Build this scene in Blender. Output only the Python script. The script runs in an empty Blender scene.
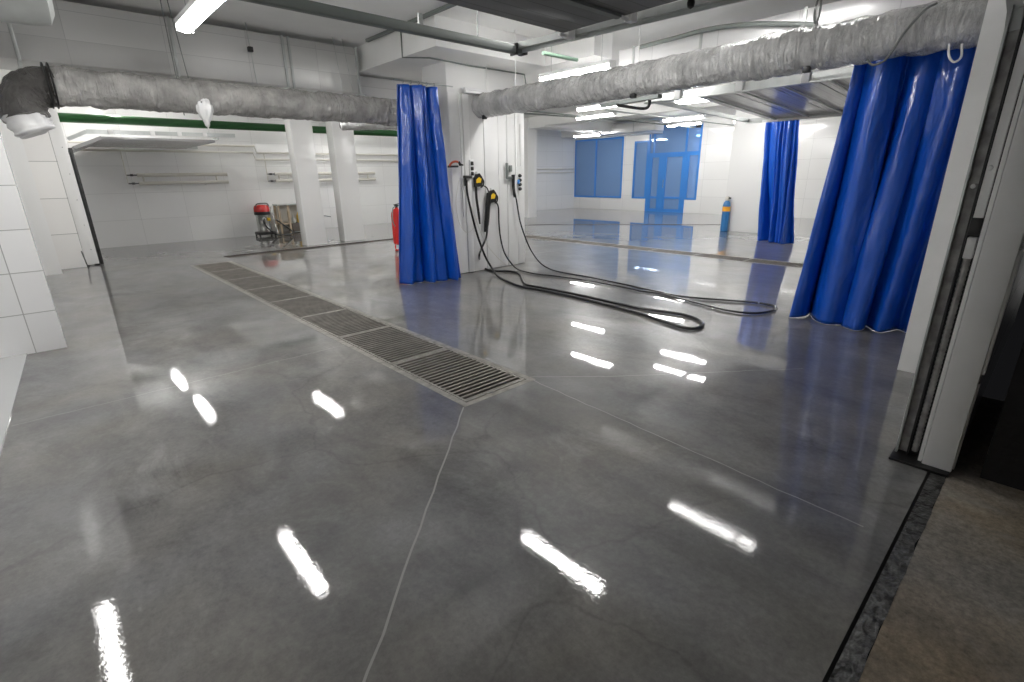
import bpy, bmesh, math, random
from math import sin, cos, pi, radians, sqrt, hypot
from mathutils import Vector, Matrix, noise
random.seed(7)
COL = bpy.context.scene.collection
EYE = 1.5
# ---------------------------------------------------------------- camera
yaw, pit, rol = radians(42.4403), radians(18.4319), radians(-0.9350)
F = 496.2
fw = Vector((sin(yaw)*cos(pit), cos(yaw)*cos(pit), -sin(pit)))
rt = Vector((cos(yaw), -sin(yaw), 0)); up = rt.cross(fw)
rt, up = cos(rol)*rt+sin(rol)*up, -sin(rol)*rt+cos(rol)*up
cd = bpy.data.cameras.new('camera'); cam = bpy.data.objects.new('camera', cd); COL.objects.link(cam)
cd.sensor_width = 36; cd.lens = F/1024*36; cd.clip_start = .02; cd.clip_end = 200
M = Matrix((rt, up, -fw)).transposed().to_4x4(); M.translation = (0, 0, EYE); cam.matrix_world = M
bpy.context.scene.camera = cam
# where a sight line meets a real plane of the room (used to read positions off the floor and walls)
def ray(x, y): return (x-512)/F*rt+(341-y)/F*up+fw
C0 = Vector((0, 0, EYE))
def onZ(x, y, z=0.): d = ray(x, y); return C0+d*((z-EYE)/d.z)
def onX(x, y, v): d = ray(x, y); return C0+d*(v/d.x)
def onY(x, y, v): d = ray(x, y); return C0+d*(v/d.y)
# ---------------------------------------------------------------- materials
def mat(name, col, rough=.5, metal=0., bump=0., bscale=20., noise_amt=0., nscale=3., coat=0., spec=.5, emit=None, estr=0.):
    m = bpy.data.materials.new(name); m.use_nodes = True; nt = m.node_tree; b = nt.nodes['Principled BSDF']
    b.inputs['Base Color'].default_value = (*col, 1); b.inputs['Roughness'].default_value = rough
    b.inputs['Metallic'].default_value = metal; b.inputs['Coat Weight'].default_value = coat
    b.inputs['Coat Roughness'].default_value = .08
    b.inputs['Specular IOR Level'].default_value = spec
    if emit: b.inputs['Emission Color'].default_value = (*emit, 1); b.inputs['Emission Strength'].default_value = estr
    tc = nt.nodes.new('ShaderNodeTexCoord')
    if noise_amt:
        n = nt.nodes.new('ShaderNodeTexNoise'); n.inputs['Scale'].default_value = nscale; n.inputs['Detail'].default_value = 6
        nt.links.new(tc.outputs['Object'], n.inputs['Vector'])
        r = nt.nodes.new('ShaderNodeMapRange'); r.inputs[1].default_value = .3; r.inputs[2].default_value = .7
        r.inputs[3].default_value = 1-noise_amt; r.inputs[4].default_value = 1+noise_amt
        nt.links.new(n.outputs['Fac'], r.inputs[0])
        mx = nt.nodes.new('ShaderNodeVectorMath'); mx.operation = 'SCALE'; mx.inputs[0].default_value = col
        nt.links.new(r.outputs[0], mx.inputs['Scale']); nt.links.new(mx.outputs[0], b.inputs['Base Color'])
    if bump:
        n = nt.nodes.new('ShaderNodeTexNoise'); n.inputs['Scale'].default_value = bscale; n.inputs['Detail'].default_value = 5
        nt.links.new(tc.outputs['Object'], n.inputs['Vector'])
        bp = nt.nodes.new('ShaderNodeBump'); bp.inputs['Strength'].default_value = bump; bp.inputs['Distance'].default_value = .02
        nt.links.new(n.outputs['Fac'], bp.inputs['Height']); nt.links.new(bp.outputs[0], b.inputs['Normal'])
    return m

def tile_mat(name, axis, col, bw, bh, offx=0., offz=0., rough=.14, mortar=.004, mcol=(.35, .35, .34), metal=0., var=.03):
    """stacked panels with thin joints, mapped on (x,z) or (y,z) in metres"""
    m = mat(name, col, rough, metal); nt = m.node_tree; b = nt.nodes['Principled BSDF']
    tc = nt.nodes.new('ShaderNodeTexCoord'); sp = nt.nodes.new('ShaderNodeSeparateXYZ'); cb = nt.nodes.new('ShaderNodeCombineXYZ')
    nt.links.new(tc.outputs['Object'], sp.inputs[0])
    a1 = nt.nodes.new('ShaderNodeMath'); a1.operation = 'ADD'; a1.inputs[1].default_value = offx+60*bw
    a2 = nt.nodes.new('ShaderNodeMath'); a2.operation = 'ADD'; a2.inputs[1].default_value = offz+20*bh
    nt.links.new(sp.outputs[0 if axis == 'x' else 1], a1.inputs[0]); nt.links.new(sp.outputs[1 if axis == 'h' else 2], a2.inputs[0])
    if axis == 'h': nt.links.new(sp.outputs[0], a1.inputs[0])
    nt.links.new(a1.outputs[0], cb.inputs[0]); nt.links.new(a2.outputs[0], cb.inputs[1])
    br = nt.nodes.new('ShaderNodeTexBrick'); br.offset = 0; br.squash = 1
    br.inputs['Scale'].default_value = 1; br.inputs['Brick Width'].default_value = bw; br.inputs['Row Height'].default_value = bh
    br.inputs['Mortar Size'].default_value = mortar; br.inputs['Mortar Smooth'].default_value = .1
    br.inputs['Color1'].default_value = (*[c*(1-var) for c in col], 1); br.inputs['Color2'].default_value = (*[min(1, c*(1+var)) for c in col], 1)
    br.inputs['Mortar'].default_value = (*mcol, 1)
    nt.links.new(cb.outputs[0], br.inputs['Vector']); nt.links.new(br.outputs['Color'], b.inputs['Base Color'])
    return m

def concrete(name, base, warm, rlo, rhi, wet=True):
    m = bpy.data.materials.new(name); m.use_nodes = True; nt = m.node_tree; N = nt.nodes; L = nt.links; b = N['Principled BSDF']
    tc = N.new('ShaderNodeTexCoord')
    def nz(scale, det=8, rough=.6, stretch=None, dist=0.):
        n = N.new('ShaderNodeTexNoise'); n.inputs['Scale'].default_value = scale; n.inputs['Detail'].default_value = det
        n.inputs['Roughness'].default_value = rough; n.inputs['Distortion'].default_value = dist
        if stretch:
            mp = N.new('ShaderNodeMapping'); mp.inputs['Scale'].default_value = stretch; mp.inputs['Rotation'].default_value = (0, 0, .3)
            L.new(tc.outputs['Object'], mp.inputs[0]); L.new(mp.outputs[0], n.inputs['Vector'])
        else: L.new(tc.outputs['Object'], n.inputs['Vector'])
        return n.outputs['Fac']
    def rng(src, a, bb, c, d):
        r = N.new('ShaderNodeMapRange'); r.inputs[1].default_value = a; r.inputs[2].default_value = bb
        r.inputs[3].default_value = c; r.inputs[4].default_value = d; L.new(src, r.inputs[0]); return r.outputs[0]
    def mul(a, b2):
        x = N.new('ShaderNodeMath'); x.operation = 'MULTIPLY'; L.new(a, x.inputs[0]); L.new(b2, x.inputs[1]); return x.outputs[0]
    big = rng(nz(.55, 6, .6, None, .6), .32, .68, .70, 1.32)
    mid = rng(nz(2.6, 10, .74, (1, .6, 1), .25), .3, .7, .58, 1.38)
    fine = rng(nz(34, 6, .8), .3, .7, .80 if wet else .55, 1.2 if wet else 1.5)
    v = mul(mul(big, mid), fine)
    # dark hairline scratches and tyre marks
    cr = N.new('ShaderNodeTexVoronoi'); cr.feature = 'DISTANCE_TO_EDGE'; cr.inputs['Scale'].default_value = .55
    wv = N.new('ShaderNodeTexNoise'); wv.inputs['Scale'].default_value = 1.3; wv.inputs['Detail'].default_value = 5; L.new(tc.outputs['Object'], wv.inputs['Vector'])
    va = N.new('ShaderNodeVectorMath'); va.operation = 'MULTIPLY_ADD'; va.inputs[1].default_value = (.9, .9, 0); L.new(wv.outputs['Color'], va.inputs[0]); L.new(tc.outputs['Object'], va.inputs[2])
    L.new(va.outputs[0], cr.inputs['Vector'])
    v = mul(v, rng(cr.outputs['Distance'], 0, .009, .8, 1.))
    # pale limescale specks
    sp = rng(nz(70, 3, .8), .72, .78, 0., 1.)
    patch = rng(nz(1.1, 4, .6), .5, .66, 0., 1.)
    col = N.new('ShaderNodeMix'); col.data_type = 'RGBA'; col.inputs['A'].default_value = (*base, 1); col.inputs['B'].default_value = (*warm, 1)
    L.new(rng(nz(1.0, 3, .5), .4, .62, 0, 1), col.inputs['Factor'])
    sc = N.new('ShaderNodeVectorMath'); sc.operation = 'SCALE'; L.new(col.outputs['Result'], sc.inputs[0]); L.new(v, sc.inputs['Scale'])
    mx = N.new('ShaderNodeMix'); mx.data_type = 'RGBA'; L.new(sc.outputs[0], mx.inputs['A']); mx.inputs['B'].default_value = (.62, .62, .6, 1)
    spm = mul(sp, patch); h = N.new('ShaderNodeMath'); h.operation = 'MULTIPLY'; h.inputs[1].default_value = .3; L.new(spm, h.inputs[0])
    L.new(h.outputs[0], mx.inputs['Factor'])
    # milky dried-water deposits in streaky patches
    lime = mul(rng(nz(1.7, 8, .72, (1, .6, 1), 1.5), .53, .68, 0, .45), rng(nz(.5, 2, .5), .45, .6, .15, 1.))
    mx2 = N.new('ShaderNodeMix'); mx2.data_type = 'RGBA'; L.new(mx.outputs['Result'], mx2.inputs['A']); mx2.inputs['B'].default_value = (.34, .34, .33, 1)
    L.new(lime, mx2.inputs['Factor']); L.new(mx2.outputs['Result'], b.inputs['Base Color'])
    if wet:
        # a film of water: smooth puddles far from the doorway, drier damp concrete close to it
        sx = N.new('ShaderNodeSeparateXYZ'); L.new(tc.outputs['Object'], sx.inputs[0])
        s1 = N.new('ShaderNodeMath'); s1.operation = 'MULTIPLY_ADD'; s1.inputs[1].default_value = .9; L.new(sx.outputs[0], s1.inputs[0])
        s2 = N.new('ShaderNodeMath'); s2.operation = 'MULTIPLY'; s2.inputs[1].default_value = .42; L.new(sx.outputs[1], s2.inputs[0]); L.new(s2.outputs[0], s1.inputs[2])
        away = rng(s1.outputs[0], 2.4, 5.4, 0., .42)
        pn = nz(1.4, 5, .6, None, .5)
        ad = N.new('ShaderNodeMath'); ad.operation = 'ADD'; L.new(pn, ad.inputs[0]); L.new(away, ad.inputs[1])
        wetm = rng(ad.outputs[0], .44, .74, 0., 1.)
        ro = rng(wetm, 0, 1, rhi, rlo)
        L.new(ro, b.inputs['Roughness'])
        b.inputs['Specular IOR Level'].default_value = .22
        b.inputs['IOR'].default_value = 1.45
        bs = rng(wetm, 0, 1, .055, .010)
        bp = N.new('ShaderNodeBump'); bp.inputs['Distance'].default_value = .004; L.new(bs, bp.inputs['Strength'])
        hb = N.new('ShaderNodeTexNoise'); hb.inputs['Scale'].default_value = 55; hb.inputs['Detail'].default_value = 4; L.new(tc.outputs['Object'], hb.inputs['Vector'])
        L.new(hb.outputs['Fac'], bp.inputs['Height']); L.new(bp.outputs[0], b.inputs['Normal'])
        b.inputs['Coat Weight'].default_value = 1.; b.inputs['Coat IOR'].default_value = 1.5
        spk = rng(nz(90, 3, .75), .60, .70, 0., .12); dry = rng(wetm, 0, .8, 1., .15)
        cr_ = N.new('ShaderNodeMath'); cr_.operation = 'MULTIPLY_ADD'; L.new(spk, cr_.inputs[0]); L.new(dry, cr_.inputs[1]); L.new(rng(wetm, 0, 1, .022, .010), cr_.inputs[2])
        L.new(cr_.outputs[0], b.inputs['Coat Roughness'])
        L.new(bp.outputs[0], b.inputs['Coat Normal'])
    else:
        b.inputs['Roughness'].default_value = rhi
        bp = N.new('ShaderNodeBump'); bp.inputs['Strength'].default_value = .5; bp.inputs['Distance'].default_value = .02
        L.new(nz(9, 8, .7), bp.inputs['Height']); L.new(bp.outputs[0], b.inputs['Normal'])
    return m

m_floor = concrete('wet_concrete', (.150, .150, .150), (.160, .153, .138), .3, .55)
m_joint = mat('joint_filler', (.27, .265, .25), .5)
m_floor_out = concrete('rough_concrete', (.20, .185, .165), (.25, .20, .14), .2, .75, wet=False)
WHT = (.84, .84, .84)
m_tx = tile_mat('white_tile_x', 'x', WHT, .6, .372, .32, 0, mcol=(.45, .45, .44))
m_ty = tile_mat('white_tile_y', 'y', WHT, .6, .372, 0, 0, mcol=(.45, .45, .44))
m_tx_big = tile_mat('white_panel_x', 'x', (.84, .83, .81), .62, .62, .2, 0, mcol=(.3, .3, .29))
m_ty_big = tile_mat('white_panel_y', 'y', (.86, .86, .85), 1.2, .62, 0, 0, mcol=(.55, .55, .54), mortar=.003)
m_tx_back = tile_mat('white_panel_back', 'x', (.85, .85, .84), 1.0, .62, .2, 0, mcol=(.6, .6, .59), mortar=.003)
m_pillar_x = tile_mat('pillar_panel_x', 'x', (.84, .84, .84), .25, 3.2, .05, 0, mcol=(.62, .62, .62), mortar=.004)
m_pillar_y = tile_mat('pillar_panel_y', 'y', (.84, .84, .84), .25, 3.2, .05, 0, mcol=(.62, .62, .62), mortar=.004)
m_white = mat('white_paint', (.85, .85, .84), .22)
m_ceil = mat('ceiling_paint', (.85, .85, .84), .7, noise_amt=.04, nscale=1.5)
m_trimw = mat('white_trim', (.84, .84, .83), .35, noise_amt=.03, nscale=6)
m_plastic = mat('white_plastic', (.82, .82, .81), .3)
m_duct = tile_mat('galvanised_duct_x', 'x', (.60, .60, .59), .92, .28, .3, .12, rough=.36, mortar=.003, mcol=(.46, .46, .46), metal=.3, var=.09)
m_ducty = tile_mat('galvanised_duct_y', 'y', (.68, .68, .68), .92, .5, .3, .12, rough=.32, mortar=.005, mcol=(.55, .55, .55), metal=.3, var=.03)
m_galv = mat('galvanised_steel', (.50, .52, .51), .38, .6, noise_amt=.08, nscale=9)
m_gtube = mat('grey_painted_tube', (.20, .22, .21), .6, .1, noise_amt=.05)
m_chan = mat('worn_channel_metal', (.34, .33, .32), .45, .3, noise_amt=.35, nscale=18)
m_dark = mat('dark_metal', (.05, .05, .05), .45, .4, noise_amt=.3, nscale=14)
m_black = mat('black_rubber', (.008, .008, .008), .38)
m_hose = mat('black_hose_rubber', (.006, .006, .006), .3, coat=.3)
m_blackp = mat('black_plastic', (.015, .015, .015), .35)
m_green = mat('green_pipe_paint', (.012, .085, .018), .3, noise_amt=.1)
m_lgreen = mat('pale_green_paint', (.24, .36, .27), .4)
m_red = mat('red_enamel', (.62, .015, .012), .22, coat=.5)
m_yel = mat('yellow_plastic', (.85, .55, .02), .35)
m_org = mat('orange_handle', (.70, .14, .06), .4)
m_wood = mat('pale_wood', (.50, .40, .28), .55, noise_amt=.15, nscale=12)
m_dkwood = mat('dark_board', (.13, .11, .09), .5, noise_amt=.15)
m_steel = mat('stainless_steel', (.6, .6, .58), .22, .9)
m_cylblue = mat('cylinder_blue', (.03, .17, .42), .35)
m_frame = mat('blue_frame_paint', (.05, .25, .70), .3)
m_pipew = mat('cream_pipe_paint', (.66, .64, .58), .35)
m_pool = mat('dark_grate_metal', (.19, .175, .155), .55, .15, noise_amt=.25, nscale=6, bump=.2, bscale=60)
m_pit = mat('drain_pit', (.012, .012, .011), .7)
m_angle = mat('worn_angle_iron', (.26, .25, .22), .5, .3, noise_amt=.35, nscale=14)
m_gutter = mat('gutter_mud', (.055, .045, .038), .5, noise_amt=.35, nscale=7)
m_label = mat('orange_label', (.85, .38, .03), .5)
m_lamp = mat('lit_diffuser', (.9, .9, .9), .4, emit=(1, .985, .96), estr=21.)
m_lampdim = mat('lit_diffuser_weak', (.9, .9, .9), .4, emit=(1, .985, .96), estr=11.)
m_lampbody = mat('lamp_housing', (.74, .74, .74), .35)
m_off = mat('unlit_diffuser', (.88, .88, .88), .25)
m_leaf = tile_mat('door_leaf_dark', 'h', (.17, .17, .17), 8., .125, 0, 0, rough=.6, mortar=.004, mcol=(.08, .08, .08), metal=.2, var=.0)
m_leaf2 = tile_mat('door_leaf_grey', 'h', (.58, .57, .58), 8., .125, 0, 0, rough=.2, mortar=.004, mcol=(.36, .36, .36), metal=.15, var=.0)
m_outblack = mat('black_exterior_wall', (.010, .009, .009), .8, bump=.6, bscale=12, noise_amt=.5, nscale=4)  # near-black mottled surface for the walls and ceiling outside
m_loft = mat('grey_floor_tile', (.50, .51, .51), .15)
m_cable = mat('grey_cable', (.16, .17, .16), .45)
m_dirt = mat('worn_threshold_metal', (.075, .075, .073), .38, .3, noise_amt=.85, nscale=22, bump=.5, bscale=40)

def wrap_mat(name, col, along='y', dep=.05):
    m = mat(name, col, .24, .12); nt = m.node_tree; N = nt.nodes; L = nt.links; b = N['Principled BSDF']
    tc = N.new('ShaderNodeTexCoord')
    n1 = N.new('ShaderNodeTexNoise'); n1.inputs['Scale'].default_value = 7; n1.inputs['Detail'].default_value = 7; n1.inputs['Roughness'].default_value = .65; n1.inputs['Distortion'].default_value = 1.2
    n2 = N.new('ShaderNodeTexVoronoi'); n2.inputs['Scale'].default_value = 16; n2.feature = 'F1'
    mp = N.new('ShaderNodeMapping'); mp.inputs['Scale'].default_value = (3.2, .75, .75) if along == 'x' else (.75, 3.2, .75)
    L.new(tc.outputs['Object'], mp.inputs[0]); L.new(mp.outputs[0], n1.inputs['Vector']); L.new(tc.outputs['Object'], n2.inputs['Vector'])
    a = N.new('ShaderNodeMath'); a.operation = 'MULTIPLY_ADD'; a.inputs[1].default_value = .3; L.new(n2.outputs['Distance'], a.inputs[0]); L.new(n1.outputs['Fac'], a.inputs[2])
    bp = N.new('ShaderNodeBump'); bp.inputs['Strength'].default_value = 1.; bp.inputs['Distance'].default_value = dep
    L.new(a.outputs[0], bp.inputs['Height']); L.new(bp.outputs[0], b.inputs['Normal'])
    r = N.new('ShaderNodeMapRange'); r.inputs[1].default_value = .35; r.inputs[2].default_value = .65; r.inputs[3].default_value = .72; r.inputs[4].default_value = 1.12
    n3 = N.new('ShaderNodeTexNoise'); n3.inputs['Scale'].default_value = 5; n3.inputs['Detail'].default_value = 6; L.new(tc.outputs['Object'], n3.inputs['Vector'])
    L.new(n3.outputs['Fac'], r.inputs[0])
    sc = N.new('ShaderNodeVectorMath'); sc.operation = 'SCALE'; sc.inputs[0].default_value = col; L.new(r.outputs[0], sc.inputs['Scale']); L.new(sc.outputs[0], b.inputs['Base Color'])
    b.inputs['Coat Weight'].default_value = .6; b.inputs['Coat Roughness'].default_value = .12; L.new(bp.outputs[0], b.inputs['Coat Normal'])
    return m
m_wrap = wrap_mat('film_wrapped_duct', (.52, .51, .49), 'x')
m_wrapd = wrap_mat('film_wrapped_duct_dark', (.10, .095, .09))
m_wrap2 = wrap_mat('film_wrapped_duct_clean', (.72, .72, .71), 'y', .06)

def pvc(name, col):
    m = mat(name, col, .33); nt = m.node_tree; N = nt.nodes; L = nt.links; b = N['Principled BSDF']
    tc = N.new('ShaderNodeTexCoord')
    mp = N.new('ShaderNodeMapping'); mp.inputs['Scale'].default_value = (1, 1, .45); L.new(tc.outputs['Object'], mp.inputs[0])
    n1 = N.new('ShaderNodeTexNoise'); n1.inputs['Scale'].default_value = 5.5; n1.inputs['Detail'].default_value = 2; n1.inputs['Distortion'].default_value = .5
    L.new(mp.outputs[0], n1.inputs['Vector'])
    bp = N.new('ShaderNodeBump'); bp.inputs['Strength'].default_value = .8; bp.inputs['Distance'].default_value = .045
    L.new(n1.outputs['Fac'], bp.inputs['Height']); L.new(bp.outputs[0], b.inputs['Normal'])
    b.inputs['Coat Weight'].default_value = .35; b.inputs['Coat Roughness'].default_value = .08; L.new(bp.outputs[0], b.inputs['Coat Normal'])
    b.inputs['Sheen Weight'].default_value = .0
    return m
m_pvc = pvc('blue_tarpaulin', (.002, .082, .50))

def glass_mat():
    m = bpy.data.materials.new('blue_tinted_glass'); m.use_nodes = True; nt = m.node_tree; N = nt.nodes; L = nt.links
    for n in list(N): N.remove(n)
    o = N.new('ShaderNodeOutputMaterial'); t = N.new('ShaderNodeBsdfTransparent'); t.inputs[0].default_value = (.50, .74, 1, 1)
    g = N.new('ShaderNodeBsdfGlossy'); g.inputs['Color'].default_value = (.55, .72, 1, 1); g.inputs['Roughness'].default_value = .02
    d = N.new('ShaderNodeBsdfDiffuse'); d.inputs['Color'].default_value = (.30, .52, .95, 1)
    fr = N.new('ShaderNodeFresnel'); fr.inputs['IOR'].default_value = 2.1
    m1 = N.new('ShaderNodeMixShader'); m1.inputs[0].default_value = .6; L.new(t.outputs[0], m1.inputs[1]); L.new(d.outputs[0], m1.inputs[2])
    m2 = N.new('ShaderNodeMixShader'); L.new(fr.outputs[0], m2.inputs[0]); L.new(m1.outputs[0], m2.inputs[1]); L.new(g.outputs[0], m2.inputs[2])
    L.new(m2.outputs[0], o.inputs[0]); return m
m_glass = glass_mat()
# ---------------------------------------------------------------- mesh helpers
class MB:
    def __init__(s): s.bm = bmesh.new(); s.mi = 0
    def _mark(s, n):
        for f in s.bm.faces:
            if f.index == -1 or f.index >= n: pass
    def quad(s, pts, mi=None):
        f = s.bm.faces.new([s.bm.verts.new(p) for p in pts]); f.material_index = s.mi if mi is None else mi; return f
    def box(s, a, b, bev=0., mat_fn=None):
        x0, y0, z0 = [min(a[i], b[i]) for i in range(3)]; x1, y1, z1 = [max(a[i], b[i]) for i in range(3)]
        t = bmesh.new(); r = bmesh.ops.create_cube(t, size=1)
        for v in t.verts: v.co = Vector(((x0+x1)/2+v.co.x*(x1-x0), (y0+y1)/2+v.co.y*(y1-y0), (z0+z1)/2+v.co.z*(z1-z0)))
        if bev: bmesh.ops.bevel(t, geom=t.edges[:], offset=min(bev, .45*min(x1-x0, y1-y0, z1-z0)), segments=2, affect='EDGES', profile=.5)
        s.merge(t); return s
    def merge(s, t, smooth=False):
        mp = {}
        for v in t.verts: mp[v] = s.bm.verts.new(v.co)
        for f in t.faces:
            try: g = s.bm.faces.new([mp[v] for v in f.verts])
            except ValueError: continue
            g.material_index = s.mi; g.smooth = smooth or f.smooth
        t.free()
    def bar(s, p, q, w, h=None, upv=(0, 0, 1)):
        """rectangular bar from p to q"""
        p = Vector(p); q = Vector(q); h = h or w; d = (q-p).normalized(); u = Vector(upv)
        if abs(d.dot(u)) > .98: u = Vector((0, 1, 0))
        a = d.cross(u).normalized()*w/2; c = a.cross(d).normalized()*h/2
        V = [s.bm.verts.new(e+i*a+j*c) for e in (p, q) for i, j in ((-1, -1), (1, -1), (1, 1), (-1, 1))]
        for idx in ((0, 1, 2, 3), (7, 6, 5, 4), (0, 4, 5, 1), (1, 5, 6, 2), (2, 6, 7, 3), (3, 7, 4, 0)):
            f = s.bm.faces.new([V[i] for i in idx]); f.material_index = s.mi
        return s
    def tube(s, pts, r, seg=12, cap=True, rfn=None, smooth=True):
        pts = [Vector(p) for p in pts]; n = len(pts)
        T = [(pts[min(i+1, n-1)]-pts[max(i-1, 0)]).normalized() for i in range(n)]
        ref = Vector((0, 0, 1)) if abs(T[0].z) < .9 else Vector((1, 0, 0)); nv = (ref-T[0]*ref.dot(T[0])).normalized(); rings = []
        for i in range(n):
            nv = (nv-T[i]*nv.dot(T[i])).normalized(); bn = T[i].cross(nv); rr = r[i] if isinstance(r, (list, tuple)) else r
            rings.append([s.bm.verts.new(pts[i]+(nv*cos(2*pi*k/seg)+bn*sin(2*pi*k/seg))*(rr if rfn is None else rr*rfn(i, k, pts[i]))) for k in range(seg)])
        for i in range(n-1):
            for k in range(seg):
                f = s.bm.faces.new((rings[i][k], rings[i][(k+1) % seg], rings[i+1][(k+1) % seg], rings[i+1][k])); f.smooth = smooth; f.material_index = s.mi
        if cap:
            for R, rev in ((rings[0], True), (rings[-1], False)):
                f = s.bm.faces.new(R[::-1] if rev else R); f.material_index = s.mi
        return s
    def lathe(s, c, prof, seg=24, axis='z'):
        """prof: list of (radius, height)"""
        c = Vector(c); rings = []
        for r, h in prof:
            R = []
            for k in range(seg):
                a = 2*pi*k/seg; v = Vector((r*cos(a), r*sin(a), h))
                if axis == 'x': v = Vector((h, r*cos(a), r*sin(a)))
                if axis == 'y': v = Vector((r*cos(a), h, r*sin(a)))
                R.append(s.bm.verts.new(c+v))
            rings.append(R)
        for i in range(len(rings)-1):
            for k in range(seg):
                f = s.bm.faces.new((rings[i][k], rings[i][(k+1) % seg], rings[i+1][(k+1) % seg], rings[i+1][k])); f.smooth = True; f.material_index = s.mi
        for R in (rings[0][::-1], rings[-1]):
            f = s.bm.faces.new(R); f.material_index = s.mi
        return s
    def prism(s, poly, vec):
        """polygon (3-D points) extruded by vec"""
        vec = Vector(vec); A = [s.bm.verts.new(Vector(p)) for p in poly]; B = [s.bm.verts.new(Vector(p)+vec) for p in poly]; n = len(A)
        s.bm.faces.new(A).material_index = s.mi; s.bm.faces.new(B[::-1]).material_index = s.mi
        for i in range(n): s.bm.faces.new((A[i], B[i], B[(i+1) % n], A[(i+1) % n])).material_index = s.mi
        return s
    def build(s, name, mats, parent=None, loc=None, sharp=35):
        bmesh.ops.recalc_face_normals(s.bm, faces=s.bm.faces[:])
        me = bpy.data.meshes.new(name)
        if loc is not None:
            l = Vector(loc)
            for v in s.bm.verts: v.co -= l
        s.bm.to_mesh(me); s.bm.free()
        for m in (mats if isinstance(mats, (list, tuple)) else [mats]): me.materials.append(m)
        try: me.set_sharp_from_angle(angle=radians(sharp))
        except Exception: pass
        o = bpy.data.objects.new(name, me); COL.objects.link(o)
        if loc is not None: o.location = loc
        if parent is not None:
            o.parent = parent
            # geometry is written in world metres: cancel the parent's placement
            off = Vector((0, 0, 0)); p = parent
            while p is not None: off += p.location; p = p.parent
            o.location = (Vector(loc) if loc is not None else Vector((0, 0, 0)))-off
        return o
def build_each(mb, name, mats, parent=None):
    """every separate piece of the mesh becomes an object of its own"""
    bm = mb.bm; seen = set(); out = []
    for v0 in list(bm.verts):
        if v0 in seen: continue
        st = [v0]; isl = set([v0])
        while st:
            v = st.pop()
            for e in v.link_edges:
                w_ = e.other_vert(v)
                if w_ not in isl: isl.add(w_); st.append(w_)
        seen |= isl
        n = MB(); mp = {v: n.bm.verts.new(v.co) for v in isl}; fs = {f for v in isl for f in v.link_faces}
        for f in fs:
            g_ = n.bm.faces.new([mp[v] for v in f.verts]); g_.smooth = f.smooth; g_.material_index = f.material_index
        out.append(n.build(name, mats, parent))
    bm.free(); return out
def tag(o, label, cat, group=None, kind=None):
    o['label'] = label; o['category'] = cat
    if group: o['group'] = group
    if kind: o['kind'] = kind
    return o
def thing(name, label, cat, loc=(0, 0, 0), group=None):
    o = bpy.data.objects.new(name, None); COL.objects.link(o); o.location = loc; o.empty_display_size = .1
    return tag(o, label, cat, group)
def struct(name, mb, m, label=None):
    o = mb.build(name, m); o['kind'] = 'structure'
    if label: o['label'] = label
    return o
def copy_tree(o, parent=None):
    c = o.copy(); COL.objects.link(c); c.parent = parent
    for ch in list(o.children): copy_tree(ch, c)
    return c
def smooth_path(P, n=10):
    P = [Vector(p) for p in P]; Q = [P[0]*2-P[1]]+P+[P[-1]*2-P[-2]]; out = []
    for i in range(1, len(Q)-2):
        for j in range(n):
            t = j/n; a, b, c, d = Q[i-1], Q[i], Q[i+1], Q[i+2]
            out.append(.5*((2*b)+(c-a)*t+(2*a-5*b+4*c-d)*t*t+(3*b-a-3*c+d)*t*t*t))
    out.append(P[-1]); return out
CZ = 3.4   # ceiling height
# ================================================================ SETTING
# floor with recessed drain cells
D1 = (1.87, 2.50, 2.53, 10.85); D2 = (8.90, 9.36, 2.7, 9.5); G1 = (2.6, 10.6, 11.36, 11.72)
xs = sorted({-3.2, D1[0], D1[1], D2[0], D2[1], G1[0], G1[1], 19.2}); ys = sorted({.19, D1[2], D1[3], D2[2], D2[3], G1[2], G1[3], 16.6})
fl = MB()
def inside(x, y):
    for a, b, c, d in (D1, D2, G1):
        if a < x < b and c < y < d: return True
for i in range(len(xs)-1):
    for j in range(len(ys)-1):
        x0, x1, y0, y1 = xs[i], xs[i+1], ys[j], ys[j+1]
        if not inside((x0+x1)/2, (y0+y1)/2): fl.quad([(x0, y0, 0), (x1, y0, 0), (x1, y1, 0), (x0, y1, 0)])
def pit(r, dz, mi):
    a, b, c, d = r
    fl.quad([(a, c, dz), (b, c, dz), (b, d, dz), (a, d, dz)], mi)
    for p, q in (((a, c), (b, c)), ((b, c), (b, d)), ((b, d), (a, d)), ((a, d), (a, c))): fl.quad([(*p, dz), (*q, dz), (*q, 0), (*p, 0)], mi)
pit(D1, -.16, 2); pit(D2, -.12, 2); pit(G1, -.015, 3)
def jline(p, q, w=.012, mi=1):
    p = Vector((*p, 0)); q = Vector((*q, 0)); d = (q-p).normalized(); n = Vector((-d.y, d.x, 0))*w/2; z = Vector((0, 0, .0012))
    N_ = 24; pts = [p+(q-p)*k/N_ for k in range(N_+1)]; jit = [random.uniform(-.006, .006) for _ in pts]
    for k in range(N_):
        u, v = Vector((-d.y, d.x, 0))*jit[k], Vector((-d.y, d.x, 0))*jit[k+1]
        fl.quad([pts[k]-n+u+z, pts[k+1]-n+v+z, pts[k+1]+n+v+z, pts[k]+n+u+z], mi)
jline((1.83, 2.5), (-.55, .25), .010); jline((2.53, 2.57), (2.95, 2.16), .008); jline((2.5, 2.5), (2.36, .3), .009)
jline((-.45, 4.36), (1.85, 4.36), .004); jline((.38, 6.71), (1.85, 6.2), .004); jline((2.95, 2.16), (4.2, 1.15), .006)
fl.mi = 3
far_gutter = [(10.6, 11.95), (11.6, 11.3), (13.72, 8.6), (15.2, 6.7)]
floor = struct('floor', fl, [m_floor, m_joint, m_pit, m_gutter], 'grey wet polished concrete wash bay floor with drain slots')

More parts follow.
